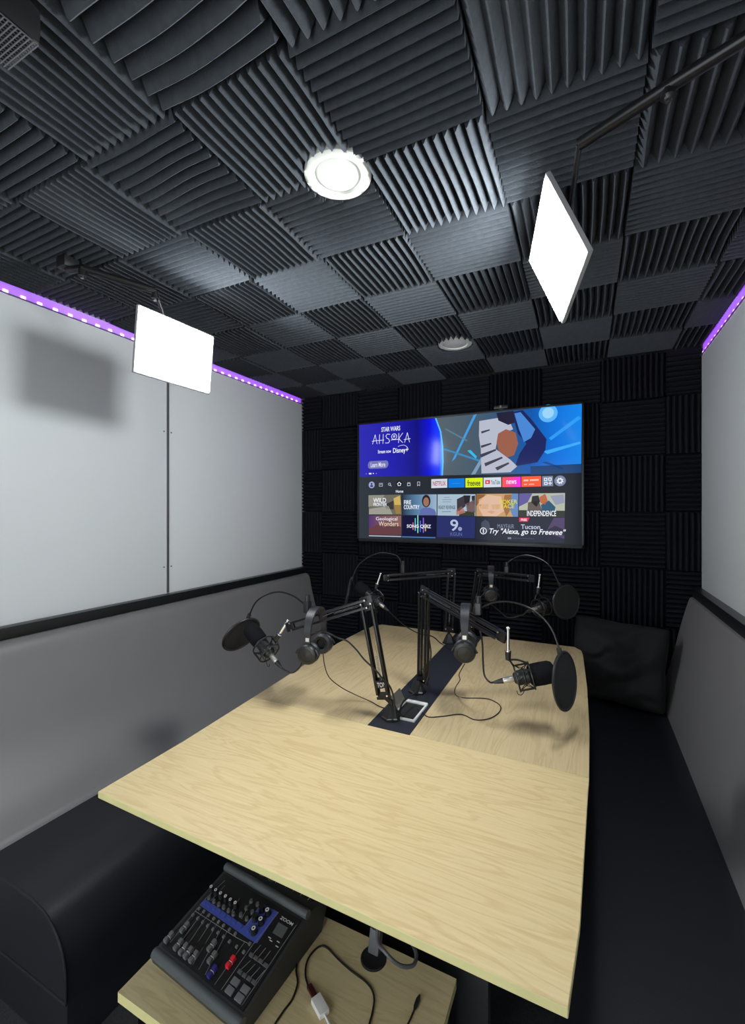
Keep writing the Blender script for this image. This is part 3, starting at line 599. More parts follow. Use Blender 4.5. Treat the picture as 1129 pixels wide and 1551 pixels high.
bmesh.ops.remove_doubles(bm, verts=bm.verts, dist=1e-4); bmesh.ops.recalc_face_normals(bm, faces=bm.faces)
me = bpy.data.meshes.new('cushion'); bm.to_mesh(me); bm.free(); me.shade_smooth(); me.materials.append(MT['cushion_black'])
cu = bpy.data.objects.new('cushion', me); COL.objects.link(cu); cu.location = (.150, 2.60, .667); cu.rotation_euler = (math.radians(-14), math.radians(3), math.radians(-8))
tag(cu, 'crumpled black cushion on the right bench against the screen wall', 'cushion')

# ------------------------------------------------------------------ table
TZ = .75
tb = thing('conference_table', (-.56, 1.55, 0), 'light oak conference table with a dark centre strip filling the booth', 'table')
LP = [(-1.0925, .685), (-1.098, .95), (-1.120, 1.281), (-1.150, 1.70), (-1.176, 2.0), (-1.172, 2.28), (-1.155, 2.40), (-1.125, 2.452)]
RP = [(-.0217, .6756), (-.008, .82), (.006, 1.214), (.009, 1.281), (.012, 1.56), (.007, 1.93), (-.010, 2.36), (-.018, 2.43), (-.050, 2.478)]
def slab(poly, m, name='table_top', z0=TZ-.0165, z1=TZ):
    mb = MB().prism(poly, z1-z0, None, (0, 0, z0)); o = mb.build(name, m, tb)
    o.data.materials.append(MT['wood_edge'])
    for f in o.data.polygons:
        if abs(f.normal.z) < .5: f.material_index = 1
    md = o.modifiers.new('bevel', 'BEVEL'); md.width = .0015; md.segments = 2; md.limit_method = 'ANGLE'; md.harden_normals = False
    return o
slab(LP[:3]+[RP[3]]+RP[:3][::-1], 'wood_x')
SXA, SXB, SYA = -.640, -.494, 1.2825
slab([(-1.1203, SYA)]+LP[3:]+[(SXA-.025, 2.456), (SXA-.001, SYA)], 'wood_y')
slab([(SXB+.001, SYA), (SXB-.02, 2.47)]+RP[4:][::-1]+[(.009, SYA)], 'wood_y')
MB().prism([(SXA, SYA), (SXB, SYA), (SXB-.0215, 2.46), (SXA-.024, 2.455)], .0161, None, (0, 0, TZ-.0165)).build('centre_strip', 'charcoal_panel', tb)
# power box let into the strip
PB = [(-0.5682,1.3564,0.75),(-0.5775,1.5101,0.75),(-0.5288,1.5093,0.75),(-0.5295,1.36,0.75)]
pc = sum((V3(p) for p in PB), Vector())/4
b = MB(); w_, h_ = .040, .068
for (dx, dy, sx, sy) in ((-w_, 0, .007, h_*2+.007), (w_, 0, .007, h_*2+.007), (0, -h_, w_*2, .007), (0, h_, w_*2, .018)): b.box((pc.x+dx, pc.y+dy, TZ+.003), (sx, sy, .007), None, .002)
pf = b.build('power_box_frame', 'white_plastic', tb)
MB().b2((pc.x-w_+.004, pc.y-h_+.004, TZ), (pc.x+w_-.004, pc.y+h_-.008, TZ+.0015)).build('power_box_well', 'black_matte', pf)
RL = Matrix.Rotation(math.radians(62), 3, 'Y')
MB().box((pc.x-w_-.010, pc.y+.005, TZ+.026), (.052, .105, .003), RL, .001).build('power_box_lid', 'silver', pf)
# structure below the top
MB().b2((-.80, 1.02, 0), (-.20, 1.05, TZ-.018), .003).build('pedestal', 'pedestal_grey', tb)
MB().b2((-.70, 2.20, 0), (-.42, 2.24, TZ-.018), .003).build('pedestal', 'pedestal_grey', tb)
MB().b2((-.585, 1.05, .35), (-.535, 2.20, TZ-.018), .003).build('beam', 'black_plastic', tb)
for x in (-.93, -.19):
    MB().b2((x-.03, .95, TZ-.055), (x+.03, 2.3, TZ-.018), .003).build('rail', 'black_plastic', tb)

# ------------------------------------------------------------------ low shelf unit below the table end
SHZ = .42
sh = thing('low_shelf_unit', (-.58, .78, 0), 'low oak shelf under the near end of the table carrying the mixer', 'shelf')
o = MB().prism([(-.900, .607), (-.255, .607), (-.255, .949), (-.900, .949)], .022, None, (0, 0, SHZ-.022)).build('shelf_top', 'wood_shelf', sh)
o.data.materials.append(MT['wood_edge'])
for f in o.data.polygons:
    if abs(f.normal.z) < .5: f.material_index = 1
MB().b2((-.285, .63, 0), (-.267, .94, SHZ-.022), .002).build('side_panel', 'black_plastic', sh)
MB().b2((-.885, .63, 0), (-.867, .94, SHZ-.022), .002).build('side_panel', 'black_plastic', sh)
MB().b2((-.867, .93, 0), (-.285, .945, SHZ-.022), .002).build('back_panel', 'black_plastic', sh)
GR = [(-0.4381,0.9087,0.42)][0]
MB().lathe((GR[0], GR[1], SHZ-.001), (0, 0, 1), [(0, .0022), (.024, .0022), (.027, .004), (.030, .002), (.030, 0)], 28).build('cable_grommet', 'black_matte', sh)

# ------------------------------------------------------------------ microphone arms
def boom_arm(lab, base, pivot, elbow, tip, spring=True, strap=None):
    base, pivot, elbow, tip = map(V3, (base, pivot, elbow, tip)); base.z = TZ+.0003
    t = thing('boom_stand', base, lab, 'microphone stand', None)
    hx = [(.034, 0), (.034, .007), (.030, .010), (.014, .044), (.012, .047), (0, .047)]
    MB().lathe(base, (0, 0, 1), [(0, 0)]+hx, 6).build('base', 'black_plastic', t, 20)
    top = base+Vector((0, 0, .044))
    MB().cyl(top, top+Vector((0, 0, .016)), .009, .008, 12).build('swivel', 'black_metal', t)
    def seg(a, b, name, wid=.0125):
        d = (b-a).normalized(); horiz = d.cross(Vector((0, 0, 1)))
        if horiz.length < .25: horiz = (tip-elbow).cross(Vector((0, 0, 1)))
        side = horiz.normalized(); nrm = side.cross(d).normalized(); m = MB()
        for s1 in (-1, 1):
            for s2 in (-1, 1):
                o_ = side*s1*.008+nrm*s2*wid; m.bar(a+o_, b+o_, .0082, .0082, side)
        m.build(name, 'black_metal', t); return side, nrm, d
    lo = pivot; s1, n1, d1 = seg(lo, elbow, 'lower_arm', .018)
    m = MB().box(lo-d1*.004, (.006, .052, .026), Matrix((s1, n1, d1)).transposed(), .002)
    m.bar(top+Vector((0, 0, .010)), lo, .014, .014, s1); m.build('pivot_bracket', 'black_metal', t)
    s2, n2, d2 = seg(elbow, tip, 'upper_arm')
    MB().box(elbow, (.006, .050, .046), Matrix((s2, n2, d2)).transposed(), .004).build('elbow_plate', 'black_metal', t)
    hd = tip+d2*.020
    MB().box(tip+d2*.008, (.012, .034, .034), Matrix((s2, n2, d2)).transposed(), .004).build('head_bracket', 'black_metal', t)
    for p, nn, ss in ((lo, n1, s1), (elbow, n1, s1), (elbow, n2, s2), (tip, n2, s2)):
        for q in (-1, 1):
            for e in (-1, 1):
                wd_ = .018 if nn is n1 else .0125
                c = p+nn*q*wd_+ss*e*.0122; MB().cyl(c, c+ss*e*.0024, .0034, .0030, 10).build('bolt', 'chrome', t)
    if spring:
        for (a, dd, nn, ss) in ((lo, d1, n1, s1), (elbow, d2, n2, s2)):
            p0 = a+dd*.02+nn*.0; Ls = .10; pts = []; turns = 22
            x, y = nn, ss
            pts.append(p0)
            for k in range(turns*6+1):
                an = 2*PI*k/6; pts.append(p0+dd*(.012+Ls*k/(turns*6))+(x*math.cos(an)+y*math.sin(an))*.0042)
            pts.append(p0+dd*(.14+.02))
            MB().tube(pts, .0009, 5, 0).build('spring', 'seam_metal', t)
    if strap is not None:
        c = lo+(elbow-lo)*strap
        MB().lathe(c-d1*.013, d1, [(.018, 0), (.0195, .003), (.0195, .023), (.018, .026), (.017, .013), (.018, 0)], 20).build('cable_strap', 'black_matte', t)
    return dict(t=t, base=base, lo=lo, el=elbow, tip=tip, d1=d1, d2=d2, n1=n1, n2=n2, s1=s1, s2=s2, head=hd)

def microphone(lab, foam_end, xlr_end, post_top, post_bot, foam_r=.031, yk=None):
    fe, xe, pt, pb = map(V3, (foam_end, xlr_end, post_top, post_bot)); ax = (fe-xe); L = ax.length; a = ax.normalized()
    t = thing('microphone', (fe+xe)/2, lab, 'microphone', None)
    k = L
    MB().lathe(fe-a*.082, a, [(0, .0), (.026, .002), (foam_r, .010), (foam_r+.001, .040), (foam_r, .066), (foam_r*.85, .077), (foam_r*.5, .082), (0, .083)], 28).build('foam_windscreen', 'foam_black', t)
    MB().lathe(xe+a*.045, a, [(0, 0), (.014, 0), (.020, .008), (.023, .016), (.023, L-.045-.075), (0, L-.045-.075)], 24).build('body', 'black_plastic', t)
    MB().lathe(xe+a*.012, a, [(0, 0), (.0085, 0), (.0095, .004), (.0095, .030), (.0082, .036), (0, .036)], 18).build('connector', 'silver', t)
    MB().lathe(xe-a*.018, a, [(0, 0), (.004, 0), (.0065, .012), (.0090, .030), (0, .030)], 14).build('plug', 'black_plastic', t)
    # shock mount : two rings, rods and elastic cords
    x, y, _ = frame(a); m = MB(); c0 = xe+a*.055; c1 = xe+a*min(.100, L-.07)
    for c in (c0, c1): m.torus(c, a, .041, .0028, 30, 6)
    for q in range(4):
        an = PI/4+q*PI/2; r = x*math.cos(an)+y*math.sin(an); m.bar(c0+r*.041, c1+r*.041, .005)
    for c in ((c0+c1)/2,): m.torus(c, a, .026, .0035, 24, 6)
    m.build('shock_mount', 'black_plastic', t)
    m = MB(); mid = (c0+c1)/2; pts = []
    for q in range(16):
        an = 2*PI*q/16; r = x*math.cos(an)+y*math.sin(an)
        pts.append((c0 if q % 4 < 2 else c1)+r*.042 if q % 2 == 0 else mid+r*.026)
    m.tube(pts+[pts[0]], .0014, 6, 0)
    lp = c0-Vector((0, 0, .040)); m.tube([lp, lp+a*.004-Vector((0, 0, .012)), lp+a*.014-Vector((0, 0, .016)), lp+a*.022-Vector((0, 0, .008)), lp+a*.020], .0012, 6, 5)
    m.build('elastic_cord', 'cable', t)
    # hanging post, thumbscrew and yoke
    m = MB().cyl(pt, pb, .0048, .0048, 12).cyl(pb, pb+(pb-pt).normalized()*.003, .010, .010, 14); m.ball(pt, .0068, 12, 6); m.build('post', 'chrome', t)
    jd = (pb-pt).normalized(); j = pb+jd*.030
    MB().cyl(pb+jd*.003, j, .0095, .008, 14).build('swivel', 'black_plastic', t)
    rr = (j-mid); rr = (rr-a*rr.dot(a)).normalized(); m = MB()
    for c in (c0, c1): m.tube([j, (j+c+rr*.041)/2+rr*.006, c+rr*.041], .0032, 6, 4)
    m.build('yoke', 'black_plastic', t)
    return t, xe-a*.018

def pop_filter(lab, c, n, neck, R=.077):
    c = V3(c); n = V3(n).normalized(); neck = [V3(p) for p in neck]
    t = thing('pop_filter', neck[0], lab, 'pop filter', None)
    MB().torus(c, n, R, .0048, 44, 8).build('rim', 'black_plastic', t)
    x, y, z = frame(n); m = MB()
    m.lathe(c-n*.0035, n, [(0, 0), (R-.002, .001), (R-.002, .006), (0, .007)], 40); m.build('mesh', 'mesh_fabric', t)
    d = (neck[-1]-c).normalized(); e = c+d*(R+.003)
    MB().bar(c+d*(R-.004), c+d*(R+.018), .013, .009, n).build('clip', 'black_plastic', t)
    MB().tube(neck[:-1]+[c+d*(R+.016)], .0030, 8, 8).build('gooseneck', 'black_metal', t)
    p = neck[0]; m = MB(); m.box(p, (.020, .026, .040), None, .004); m.cyl(p+Vector((0, 0, .018)), p+Vector((0, 0, .042)), .010, .009, 12)
    m.build('clamp', 'black_plastic', t); return t

def headphones(lab, top, span, rest=None, cupy=0.):
    """hanging headphones : top = crown of the headband, span = horizontal direction between the ear cups"""
    top = V3(top); sx = V3(span); sx.z = 0; sx.normalize(); sy = Vector((0, 0, 1)).cross(sx); sz = Vector((0, 0, 1))
    t = thing('headphones', top-sz*.19, lab, 'headphones', None)
    def w(x, y, z): return top+sx*x+sy*y+sz*z
    HW, DR = .066, .143
    arc = []
    for i in range(25):
        a = PI*i/24; arc.append((-HW*1.02*math.cos(a), -.070+.070*math.sin(a)))
    def band(pts, wd, th, name, m_):
        m = MB(); vs = []; k = len(pts); fs = []
        for i, (x, z) in enumerate(pts):
            a, b_ = pts[max(i-1, 0)], pts[min(i+1, k-1)]; dx, dz = b_[0]-a[0], b_[1]-a[1]; l = math.hypot(dx, dz); nx, nz = -dz/l, dx/l
            ww = wd(i/(k-1)) if callable(wd) else wd
            for sgn, off_ in ((-1, 0), (-.86, th), (.86, th), (1, 0), (.86, -th*.5), (-.86, -th*.5)): vs.append(w(x+nx*off_, sgn*ww/2, z+nz*off_))
        for i in range(k-1):
            for j in range(6): fs.append([i*6+j, i*6+(j+1) % 6, (i+1)*6+(j+1) % 6, (i+1)*6+j])
        fs.append(list(range(6))); fs.append([(k-1)*6+j for j in range(6)][::-1]); m.add(vs, fs); return m.build(name, m_, t)
    band(arc, lambda q: .036-.010*abs(2*q-1)**2, .005, 'headband', 'black_leather')
    for s in (-1, 1):
        xs = s*HW*1.02
        sl = MB(); sl.add([w(xs+dx*s, dy, z) for z in (-.066, -.118) for dx, dy in ((-.003, -.011), (.004, -.011), (.004, .011), (-.003, .011))], [[0, 1, 2, 3], [7, 6, 5, 4], [0, 4, 5, 1], [1, 5, 6, 2], [2, 6, 7, 3], [3, 7, 4, 0]])
        so = sl.build('slider', 'black_plastic', t)
        mk = MB(); mk.add([w(xs+s*.0046, dy, z) for dy, z in ((-.0065, -.088), (.0065, -.088), (.0065, -.101), (-.0065, -.101))]+[w(xs+s*.0035, dy, z) for dy, z in ((-.0065, -.088), (.0065, -.088), (.0065, -.101), (-.0065, -.101))], [[0, 1, 2, 3], [0, 4, 5, 1], [1, 5, 6, 2], [2, 6, 7, 3], [3, 7, 4, 0]]); mk.build('badge', 'silver', so)
        c = w(s*(HW-.004), cupy, -DR); ax = (sx*s+sz*-.10).normalized()
        MB().tube([c+sx*s*.010+sy*.042, w(xs+s*.004, .030, -.128), w(xs+s*.004, 0, -.116), w(xs+s*.004, -.030, -.128), c+sx*s*.010-sy*.042], .0036, 8, 5).build('yoke', 'black_plastic', t)
        MB().lathe(c, ax, [(0, -.004), (.031, -.004), (.036, .001), (.037, .010), (.033, .018), (.024, .0205), (.022, .019), (0, .021)], 30).build('ear_cup', 'black_plastic', t)
        MB().lathe(c, ax, [(.0, -.006), (.017, -.008), (.019, -.022), (.028, -.026), (.036, -.020), (.038, -.010), (.034, -.003), (0, -.003)], 30).build('ear_cushion', 'black_leather', t)
    return t, w(-(HW-.004), cupy, -DR-.042), w((HW-.004), cupy, -DR-.042)

def cable(name, pts, r, lab, cat='cable', m='cable', sm=8):
    o = MB().tube(pts, r, 8, sm).build(name, m); return single(o, lab, cat)
def on(pts, z): return [(p[0], p[1], z) for p in pts]

A1 = boom_arm('black microphone arm nearest the camera, reaching left over the table', (-0.5879,1.3575,0.7454), (-0.6148,1.3522,0.827), (-0.6673,1.3324,1.1341), (-0.9612,1.3121,1.0289), strap=.13)
A2 = boom_arm('black microphone arm standing upright behind the power box and reaching right', (-0.5831,1.5955,0.7562), (-0.5625,1.6055,0.802), (-0.5579,1.6077,1.1323), (-0.248,1.4468,1.0493))
A3 = boom_arm('far microphone arm reaching left beneath the television', (-0.6484,2.2584,0.7503), (-0.647,2.2535,0.8282), (-0.6372,2.2694,1.1186), (-0.9386,2.1233,1.0942))
A4 = boom_arm('far microphone arm reaching right beneath the television, mostly hidden by headphones', (-0.573,2.4117,0.7477), (-0.5665,2.4149,0.8132), (-0.5239,2.4355,1.1043), (-0.2409,2.2393,1.1216))

m1, k1 = microphone('black foam-covered microphone at the left, above the grey backrest', (-1.1662,1.3127,1.0002), (-1.0067,1.29,0.8894), (-0.9916,1.3251,1.0395), (-1.0211,1.3164,0.9916))
m2, k2 = microphone('black foam-covered microphone at the right, lying level above the table', (-0.085,1.4758,0.9512), (-0.2463,1.4365,0.9047), (-0.2193,1.4329,1.0772), (-0.2193,1.4329,1.0085), foam_r=.034)
m3, k3 = microphone('dark microphone hanging from the far left-reaching arm', (-1.1048,2.0871,1.049), (-0.9153,2.0456,0.9481), (-0.9731,2.1065,1.1151), (-0.9888,2.0989,1.0628))
m4, k4 = microphone('dark microphone hanging from the far right-reaching arm', (-0.1176,2.2991,1.0069), (-0.2346,2.1535,0.9837), (-0.1951,2.2282,1.142), (-0.2008,2.2254,1.0854))

f1 = pop_filter('round pop filter at the left in front of the grey backrest', (-1.2125,1.3236,0.9637), (-0.8305,0.1981,0.5206), [(-0.9,1.3195,1.1031),(-0.9479,1.3019,1.1402),(-1.0067,1.29,1.1529),(-1.0653,1.2838,1.1357),(-1.1163,1.2924,1.1026),(-1.1685,1.3227,1.0512)])
f2 = pop_filter('round pop filter at the right edge of the table, nearest the camera', (-0.0558,1.4511,0.934), (0.9425,-0.3119,0.1203), [(-0.3288,1.5076,1.1139),(-0.2883,1.5162,1.1341),(-0.243,1.5048,1.147),(-0.1993,1.4926,1.1468),(-0.1572,1.4797,1.1363),(-0.1168,1.466,1.1121),(-0.0895,1.457,1.0765),(-0.072,1.4432,1.032)], .083)
f3 = pop_filter('dark pop filter seen edge-on beneath the left side of the television', (-1.169,2.1004,0.9953), (-0.8539,-0.4807,0.1996), [(-0.8626,2.149,1.1408),(-0.8783,2.1414,1.1895),(-0.9103,2.137,1.2163),(-0.9973,2.117,1.2213),(-1.0935,2.1037,1.1649),(-1.1448,2.1011,1.0726)])
f4 = pop_filter('dark pop filter beneath the right corner of the television', (-0.0812,2.2612,1.0173), (0.7244,-0.6875,0.0503), [(-0.3639,2.3353,1.1407),(-0.3501,2.3308,1.1895),(-0.2793,2.3318,1.223),(-0.2114,2.3092,1.2151),(-0.1549,2.281,1.1822),(-0.1154,2.2557,1.1091)])

h1, h1n, h1f = headphones('black over-ear headphones hanging on the nearest arm at the left', (-0.8695,1.3288,1.0995), (-0.1452,0.9894,0))
h2, h2n, h2f = headphones('black over-ear headphones hanging on the right-reaching arm in the middle', (-0.3747,1.5187,1.121), (-0.1764,0.9843,0))
h3, h3n, h3f = headphones('black over-ear headphones hanging in the dark beneath the television', (-0.4605,2.4218,1.1458), (-0.198,0.9802,0))

# ------------------------------------------------------------------ cables on and over the table
ZT = TZ+.0022
cable('headphone_cable', [h2n]+[(-0.3851,1.4692,0.8943),(-0.3882,1.4899,0.8664),(-0.4084,1.5135,0.8317),(-0.4206,1.5409,0.7984)]+on([(-0.4295,1.6198,0.75),(-0.4,1.6213,0.75),(-0.3303,1.6487,0.75),(-0.2859,1.6271,0.75),(-0.2678,1.5889,0.75),(-0.2723,1.5368,0.75),(-0.2941,1.4894,0.75),(-0.3327,1.4655,0.75),(-0.382,1.4836,0.75),(-0.4367,1.4411,0.75),(-0.4754,1.4171,0.75),(-0.5031,1.4358,0.75),(-0.5336,1.46,0.75)], ZT), .0017, 'thin black headphone lead looping over the oak table right of the centre strip')
cable('headphone_cable', [h1f]+[(-0.8551,1.3635,0.8846),(-0.84,1.3709,0.8413),(-0.801,1.3898,0.8052),(-0.7579,1.4162,0.7766)]+on([(-0.7034,1.4367,0.75),(-0.653,1.4136,0.75),(-0.5927,1.4088,0.75)], ZT+.001), .0017, 'thin black headphone lead running from the left headphones to the centre strip')
cable('microphone_cable', [k1]+[(-0.9595,1.3018,0.8618),(-0.9299,1.305,0.8798),(-0.9055,1.2946,0.9128),(-0.8955,1.2884,0.9722),(-0.8647,1.2922,1.0123),(-0.8219,1.3019,1.029),(-0.7712,1.3153,1.0089),(-0.7327,1.3118,1.0034),(-0.6996,1.3167,0.9772),(-0.6663,1.3106,0.9504),(-0.6284,1.3235,0.9147),(-0.6085,1.3331,0.8882),(-0.5867,1.3436,0.8618),(-0.5729,1.3448,0.8243),(-0.567,1.3365,0.798),(-0.5592,1.3292,0.7744)], .0030, 'black microphone cable strapped to the nearest arm')
cable('microphone_cable', [k2]+[(-0.2786,1.4431,0.8948),(-0.2981,1.4558,0.9108),(-0.3062,1.4741,0.9516),(-0.3124,1.4934,1.0004),(-0.3247,1.5096,1.0395),(-0.3521,1.5408,1.0517),(-0.3998,1.5621,1.0651),(-0.4815,1.5892,1.0998),(-0.5278,1.5889,1.1205),(-0.54,1.5941,1.0557),(-0.5355,1.5963,0.9678),(-0.5287,1.5996,0.9051),(-0.5323,1.5868,0.8334),(-0.5403,1.5718,0.7974)], .0030, 'black microphone cable running back from the right-hand microphone along its arm')
cable('microphone_cable', on([(-0.5961,1.6931,0.75)], .79)+[(-0.5546,1.5315,0.7898),(-0.5665,1.4813,0.7824),(-0.573,1.4337,0.7807),(-0.5683,1.3915,0.7756),(-0.5511,1.3553,0.7716)]+on([(-0.5534,1.3845,0.75)], ZT), .0034, 'black cable arching from the upright arm foot into the power box')
cable('microphone_cable', [k3]+[(-0.8837,2.0832,0.9028),(-0.8545,2.1196,0.8603),(-0.8237,2.1345,0.8363),(-0.7709,2.149,0.8117),(-0.7157,2.1869,0.7951)]+on([(-0.6828,2.23,0.75),(-0.5718,2.1068,0.75)], ZT), .0030, 'black microphone cable hanging down behind the nearest arm to the far table end')
cable('microphone_cable', [k4]+[(-0.273,2.1793,0.9527),(-0.3356,2.1934,0.9335),(-0.3899,2.2559,0.9471),(-0.4419,2.3419,0.9589),(-0.4918,2.3844,0.9993),(-0.5313,2.3874,0.9239),(-0.5507,2.3781,0.8165)], .0030, 'black microphone cable sagging beneath the far right arm')
lb = text_mesh('TON', True)
b0, d_ = A1['lo']+(A1['el']-A1['lo'])*.13, None
vw = Vector((0.4364,-0.8998,0)); rt_ = Vector((0.8998,0.4364,0)); rt_.z = 0; up_ = vw.cross(rt_)
ax_, bx_ = min(v.co.x for v in lb.vertices), max(v.co.x for v in lb.vertices); ay_, by_ = min(v.co.y for v in lb.vertices), max(v.co.y for v in lb.vertices)
a1up = A1['d1']; r1 = a1up.cross(vw).normalized()*-1; r1 = r1 if r1.dot(rt_) > 0 else -r1; o0 = A1['base']
for v in lb.vertices:
    u = ((v.co.x-ax_)/(bx_-ax_)-.5)*1.9; w = (v.co.y-ay_)/(by_-ay_)-.5; q = vw-a1up*vw.dot(a1up); q.normalize()
    v.co = b0+(r1*math.sin(u*.8)+q*math.cos(u*.8))*.0200+a1up*w*.016-o0
lb.materials.clear(); lb.materials.append(MT['print_white']); lo_ = bpy.data.objects.new('strap_lettering', lb); COL.objects.link(lo_); lo_.parent = A1['t']

# ------------------------------------------------------------------ mixer
MW, MD = .268, .19
M0 = Vector((-.870, .683, .462)); yaw = math.radians(-4.5); pit = math.atan(.038/MD)
MR = Matrix.Rotation(yaw, 3, 'Z') @ Matrix.Rotation(pit, 3, 'X')
mx = thing('audio_mixer', (-.735, .80, SHZ), 'black digital audio mixer with blue accents and a red fader on the low shelf', 'audio mixer')
def ml(x, y, z=0): return M0+MR@Vector((x, y, z))
def mq(x, y, z): return M0+Matrix.Rotation(yaw, 3, 'Z')@Vector((x, y, z))
m = MB(); zb = SHZ+.001-M0.z
side = [(-.016, -.012), (-.010, -.004), (0, -.001), (MD, .037), (MD+.02, .040), (MD+.085, .030), (MD+.085, .012), (MD+.06, zb), (.0, zb), (-.012, zb+.014)]
k = len(side); vs = [mq(x, y, z) for x in (-.003, MW+.003) for y, z in side]
m.add(vs, [list(range(k)), list(range(k, 2*k))[::-1]]+[[i, (i+1) % k, k+(i+1) % k, k+i] for i in range(k)]); m.build('body', 'mixer_body', mx)
def mprism(name, pts, z0, z1, m_, parent=mx):
    n_ = len(pts); return MB().add([ml(x, y, z0) for x, y in pts]+[ml(x, y, z1) for x, y in pts], [list(range(n_))[::-1], list(range(n_, 2*n_))]+[[i, (i+1) % n_, (i+1) % n_+n_, i+n_] for i in range(n_)]).build(name, m_, parent)
fc = mprism('face_plate', [(.004, .004), (MW-.004, .004), (MW-.004, MD-.004), (.004, MD-.004)], -.0005, .0012, 'mixer_face')
MB().tube([mq(-.004, -.006, -.010), mq(MW+.004, -.006, -.010)], .011, 16, 0).build('front_lip', 'mixer_ridge', mx)
MB().tube([mq(-.004, MD+.007, .042), mq(MW+.004, MD+.007, .042)], .0095, 16, 0).build('rear_ridge', 'mixer_ridge', mx)
ZF = .0012
mprism('blue_band', [(0.0126,0.1188),(0.151,0.1184),(0.1522,0.1738),(0.2019,0.1756),(0.2026,0.1043),(0.1857,0.1027),(0.0109,0.1028)], ZF, ZF+.0004, 'mixer_blue')
def mline(p, q, w=.0008):
    p, q = Vector(p), Vector(q); d = (q-p).normalized(); nn = Vector((-d.y, d.x))*w/2
    return [p+nn, q+nn, q-nn, p-nn]
LN = [(0.0145,0.0886),(0.1519,0.0922),(0.1519,0.0922),(0.1888,0.0958),(0.1974,0.1021),(0.2027,0.1759),(0.1966,0.0087),(0.1962,0.1032),(0.0184,0.0168),(0.0136,0.097),(0.0424,0.0139),(0.0327,0.0935),(0.063,0.0131),(0.0501,0.0934),(0.0831,0.0123),(0.0689,0.0932),(0.1034,0.0119),(0.0866,0.0924),(0.1236,0.0115),(0.1039,0.0926),(0.144,0.0115),(0.1215,0.0913),(0.1767,0.0084),(0.1756,0.094),(0.255,0.0101),(0.2599,0.1731),(0.205,0.0801),(0.2534,0.0793),(0.2135,0.1058),(0.2095,0.0805),(0.2276,0.1063),(0.2247,0.0808),(0.2413,0.107),(0.2389,0.0807),(0.214,0.0737),(0.2065,0.0489),(0.2283,0.0737),(0.2226,0.0494),(0.242,0.0742),(0.2365,0.0496),(0.2556,0.0747),(0.2507,0.0492),(0.0126,0.1188),(0.0217,0.1737),(0.029,0.1223),(0.0321,0.1647),(0.1316,0.1257),(0.1218,0.1716),(0.1533,0.1202),(0.1507,0.1698),(0.0982,0.1265),(0.0913,0.1582)]
for a, b_ in zip(LN[::2], LN[1::2]): mprism('panel_line', mline(a, b_), ZF, ZF+.0005, 'mixer_line')
def knob(c, r, h, m_, ring=False):
    o = ml(c[0], c[1], ZF); z = (ml(0, 0, 1)-ml(0, 0, 0)).normalized()
    kb = MB().lathe(o, z, [(r*1.15, 0), (r, h*.2), (r*.9, h), (0, h)], 16).build('knob', m_, mx)
    if ring: MB().lathe(o+z*h, z, [(r*.30, .0), (r*.30, .0007), (r*.62, .0007), (r*.62, .0)], 14).build('ring_mark', 'print_white', kb)
for c in [(0.0108,0.1412),(0.0282,0.1406),(0.0461,0.1403),(0.0637,0.1405),(0.0811,0.1403),(0.0981,0.1401)]: knob(c, .0058, .012, 'black_plastic', True)
for c in [(0.1823,0.1617),(0.182,0.14),(0.1814,0.1179)]: knob(c, .0075, .013, 'black_plastic', True)
for c in [(0.1641,0.1616),(0.1635,0.1398)]: knob(c, .0075, .013, 'black_plastic')
for c in [(0.1244,0.1648),(0.1446,0.1663),(0.1256,0.1478),(0.1461,0.1477),(0.125,0.1309),(0.1446,0.131),(0.0209,0.125),(0.0397,0.1241),(0.0568,0.1243),(0.0731,0.1249),(0.0903,0.1246),(0.1073,0.1242)]: knob(c, .0042, .006, 'pad_grey')
def mbox(name, c, wx, wy, h, m_, z0=ZF):
    z = (ml(0, 0, 1)-ml(0, 0, 0)).normalized()
    return MB().box(ml(c[0], c[1], z0+h/2), (wx, wy, h), MR, min(wx, wy, h)*.2).build(name, m_, mx)
for c in [(0.0192,0.0963),(0.0362,0.0967),(0.0543,0.0964),(0.0714,0.0963),(0.0886,0.0963),(0.1052,0.0961),(0.1251,0.0961),(0.1442,0.096),(0.19,0.0956),(0.0174,0.0796),(0.0355,0.0796),(0.0536,0.0792),(0.0711,0.0791),(0.0884,0.0794),(0.1057,0.0795),(0.1243,0.0796),(0.1446,0.0788),(0.1673,0.0786),(0.1897,0.0782)]: mbox('button', c, .0058, .0058, .004, 'button_grey')
for c in [(0.0181,0.1121),(0.0364,0.1124),(0.0538,0.1128),(0.0715,0.1127),(0.089,0.1126),(0.1066,0.113),(0.1239,0.1131),(0.144,0.1131),(0.166,0.114)]: mbox('blue_button', c, .0075, .006, .0018, 'mixer_blue', ZF+.0004)
FD = [(0.0092,0.0211),(0.0252,0.0513),(0.0431,0.021),(0.0616,0.0205),(0.078,0.0205),(0.096,0.0207),(0.1154,0.054),(0.135,0.0383),(0.1565,0.0202),(0.1794,0.0505)]
SL = [(0.0057,0.0288),(0.0201,0.0317),(0.0383,0.0309),(0.057,0.0299),(0.0752,0.0299),(0.0927,0.0297),(0.109,0.0437),(0.1311,0.0453),(0.1563,0.0388),(0.1808,0.0435)]
for q, c in enumerate(FD):
    mprism('fader_slot', mline((c[0], .012), (c[0], .085), .0016), ZF, ZF+.0006, 'black_matte')
    col = 'fader_red' if q == 9 else 'fader_blue' if q == 8 else 'fader_grey'
    mbox('fader_cap', (c[0], c[1]-.007), .0098, .0085, .009, col); mbox('fader_cap', (c[0], c[1]+.007), .0098, .0085, .009, col); mbox('fader_cap', c, .0090, .018, .0065, col)
    mbox('fader_mark', c, .0092, .0014, .0070, 'print_white')
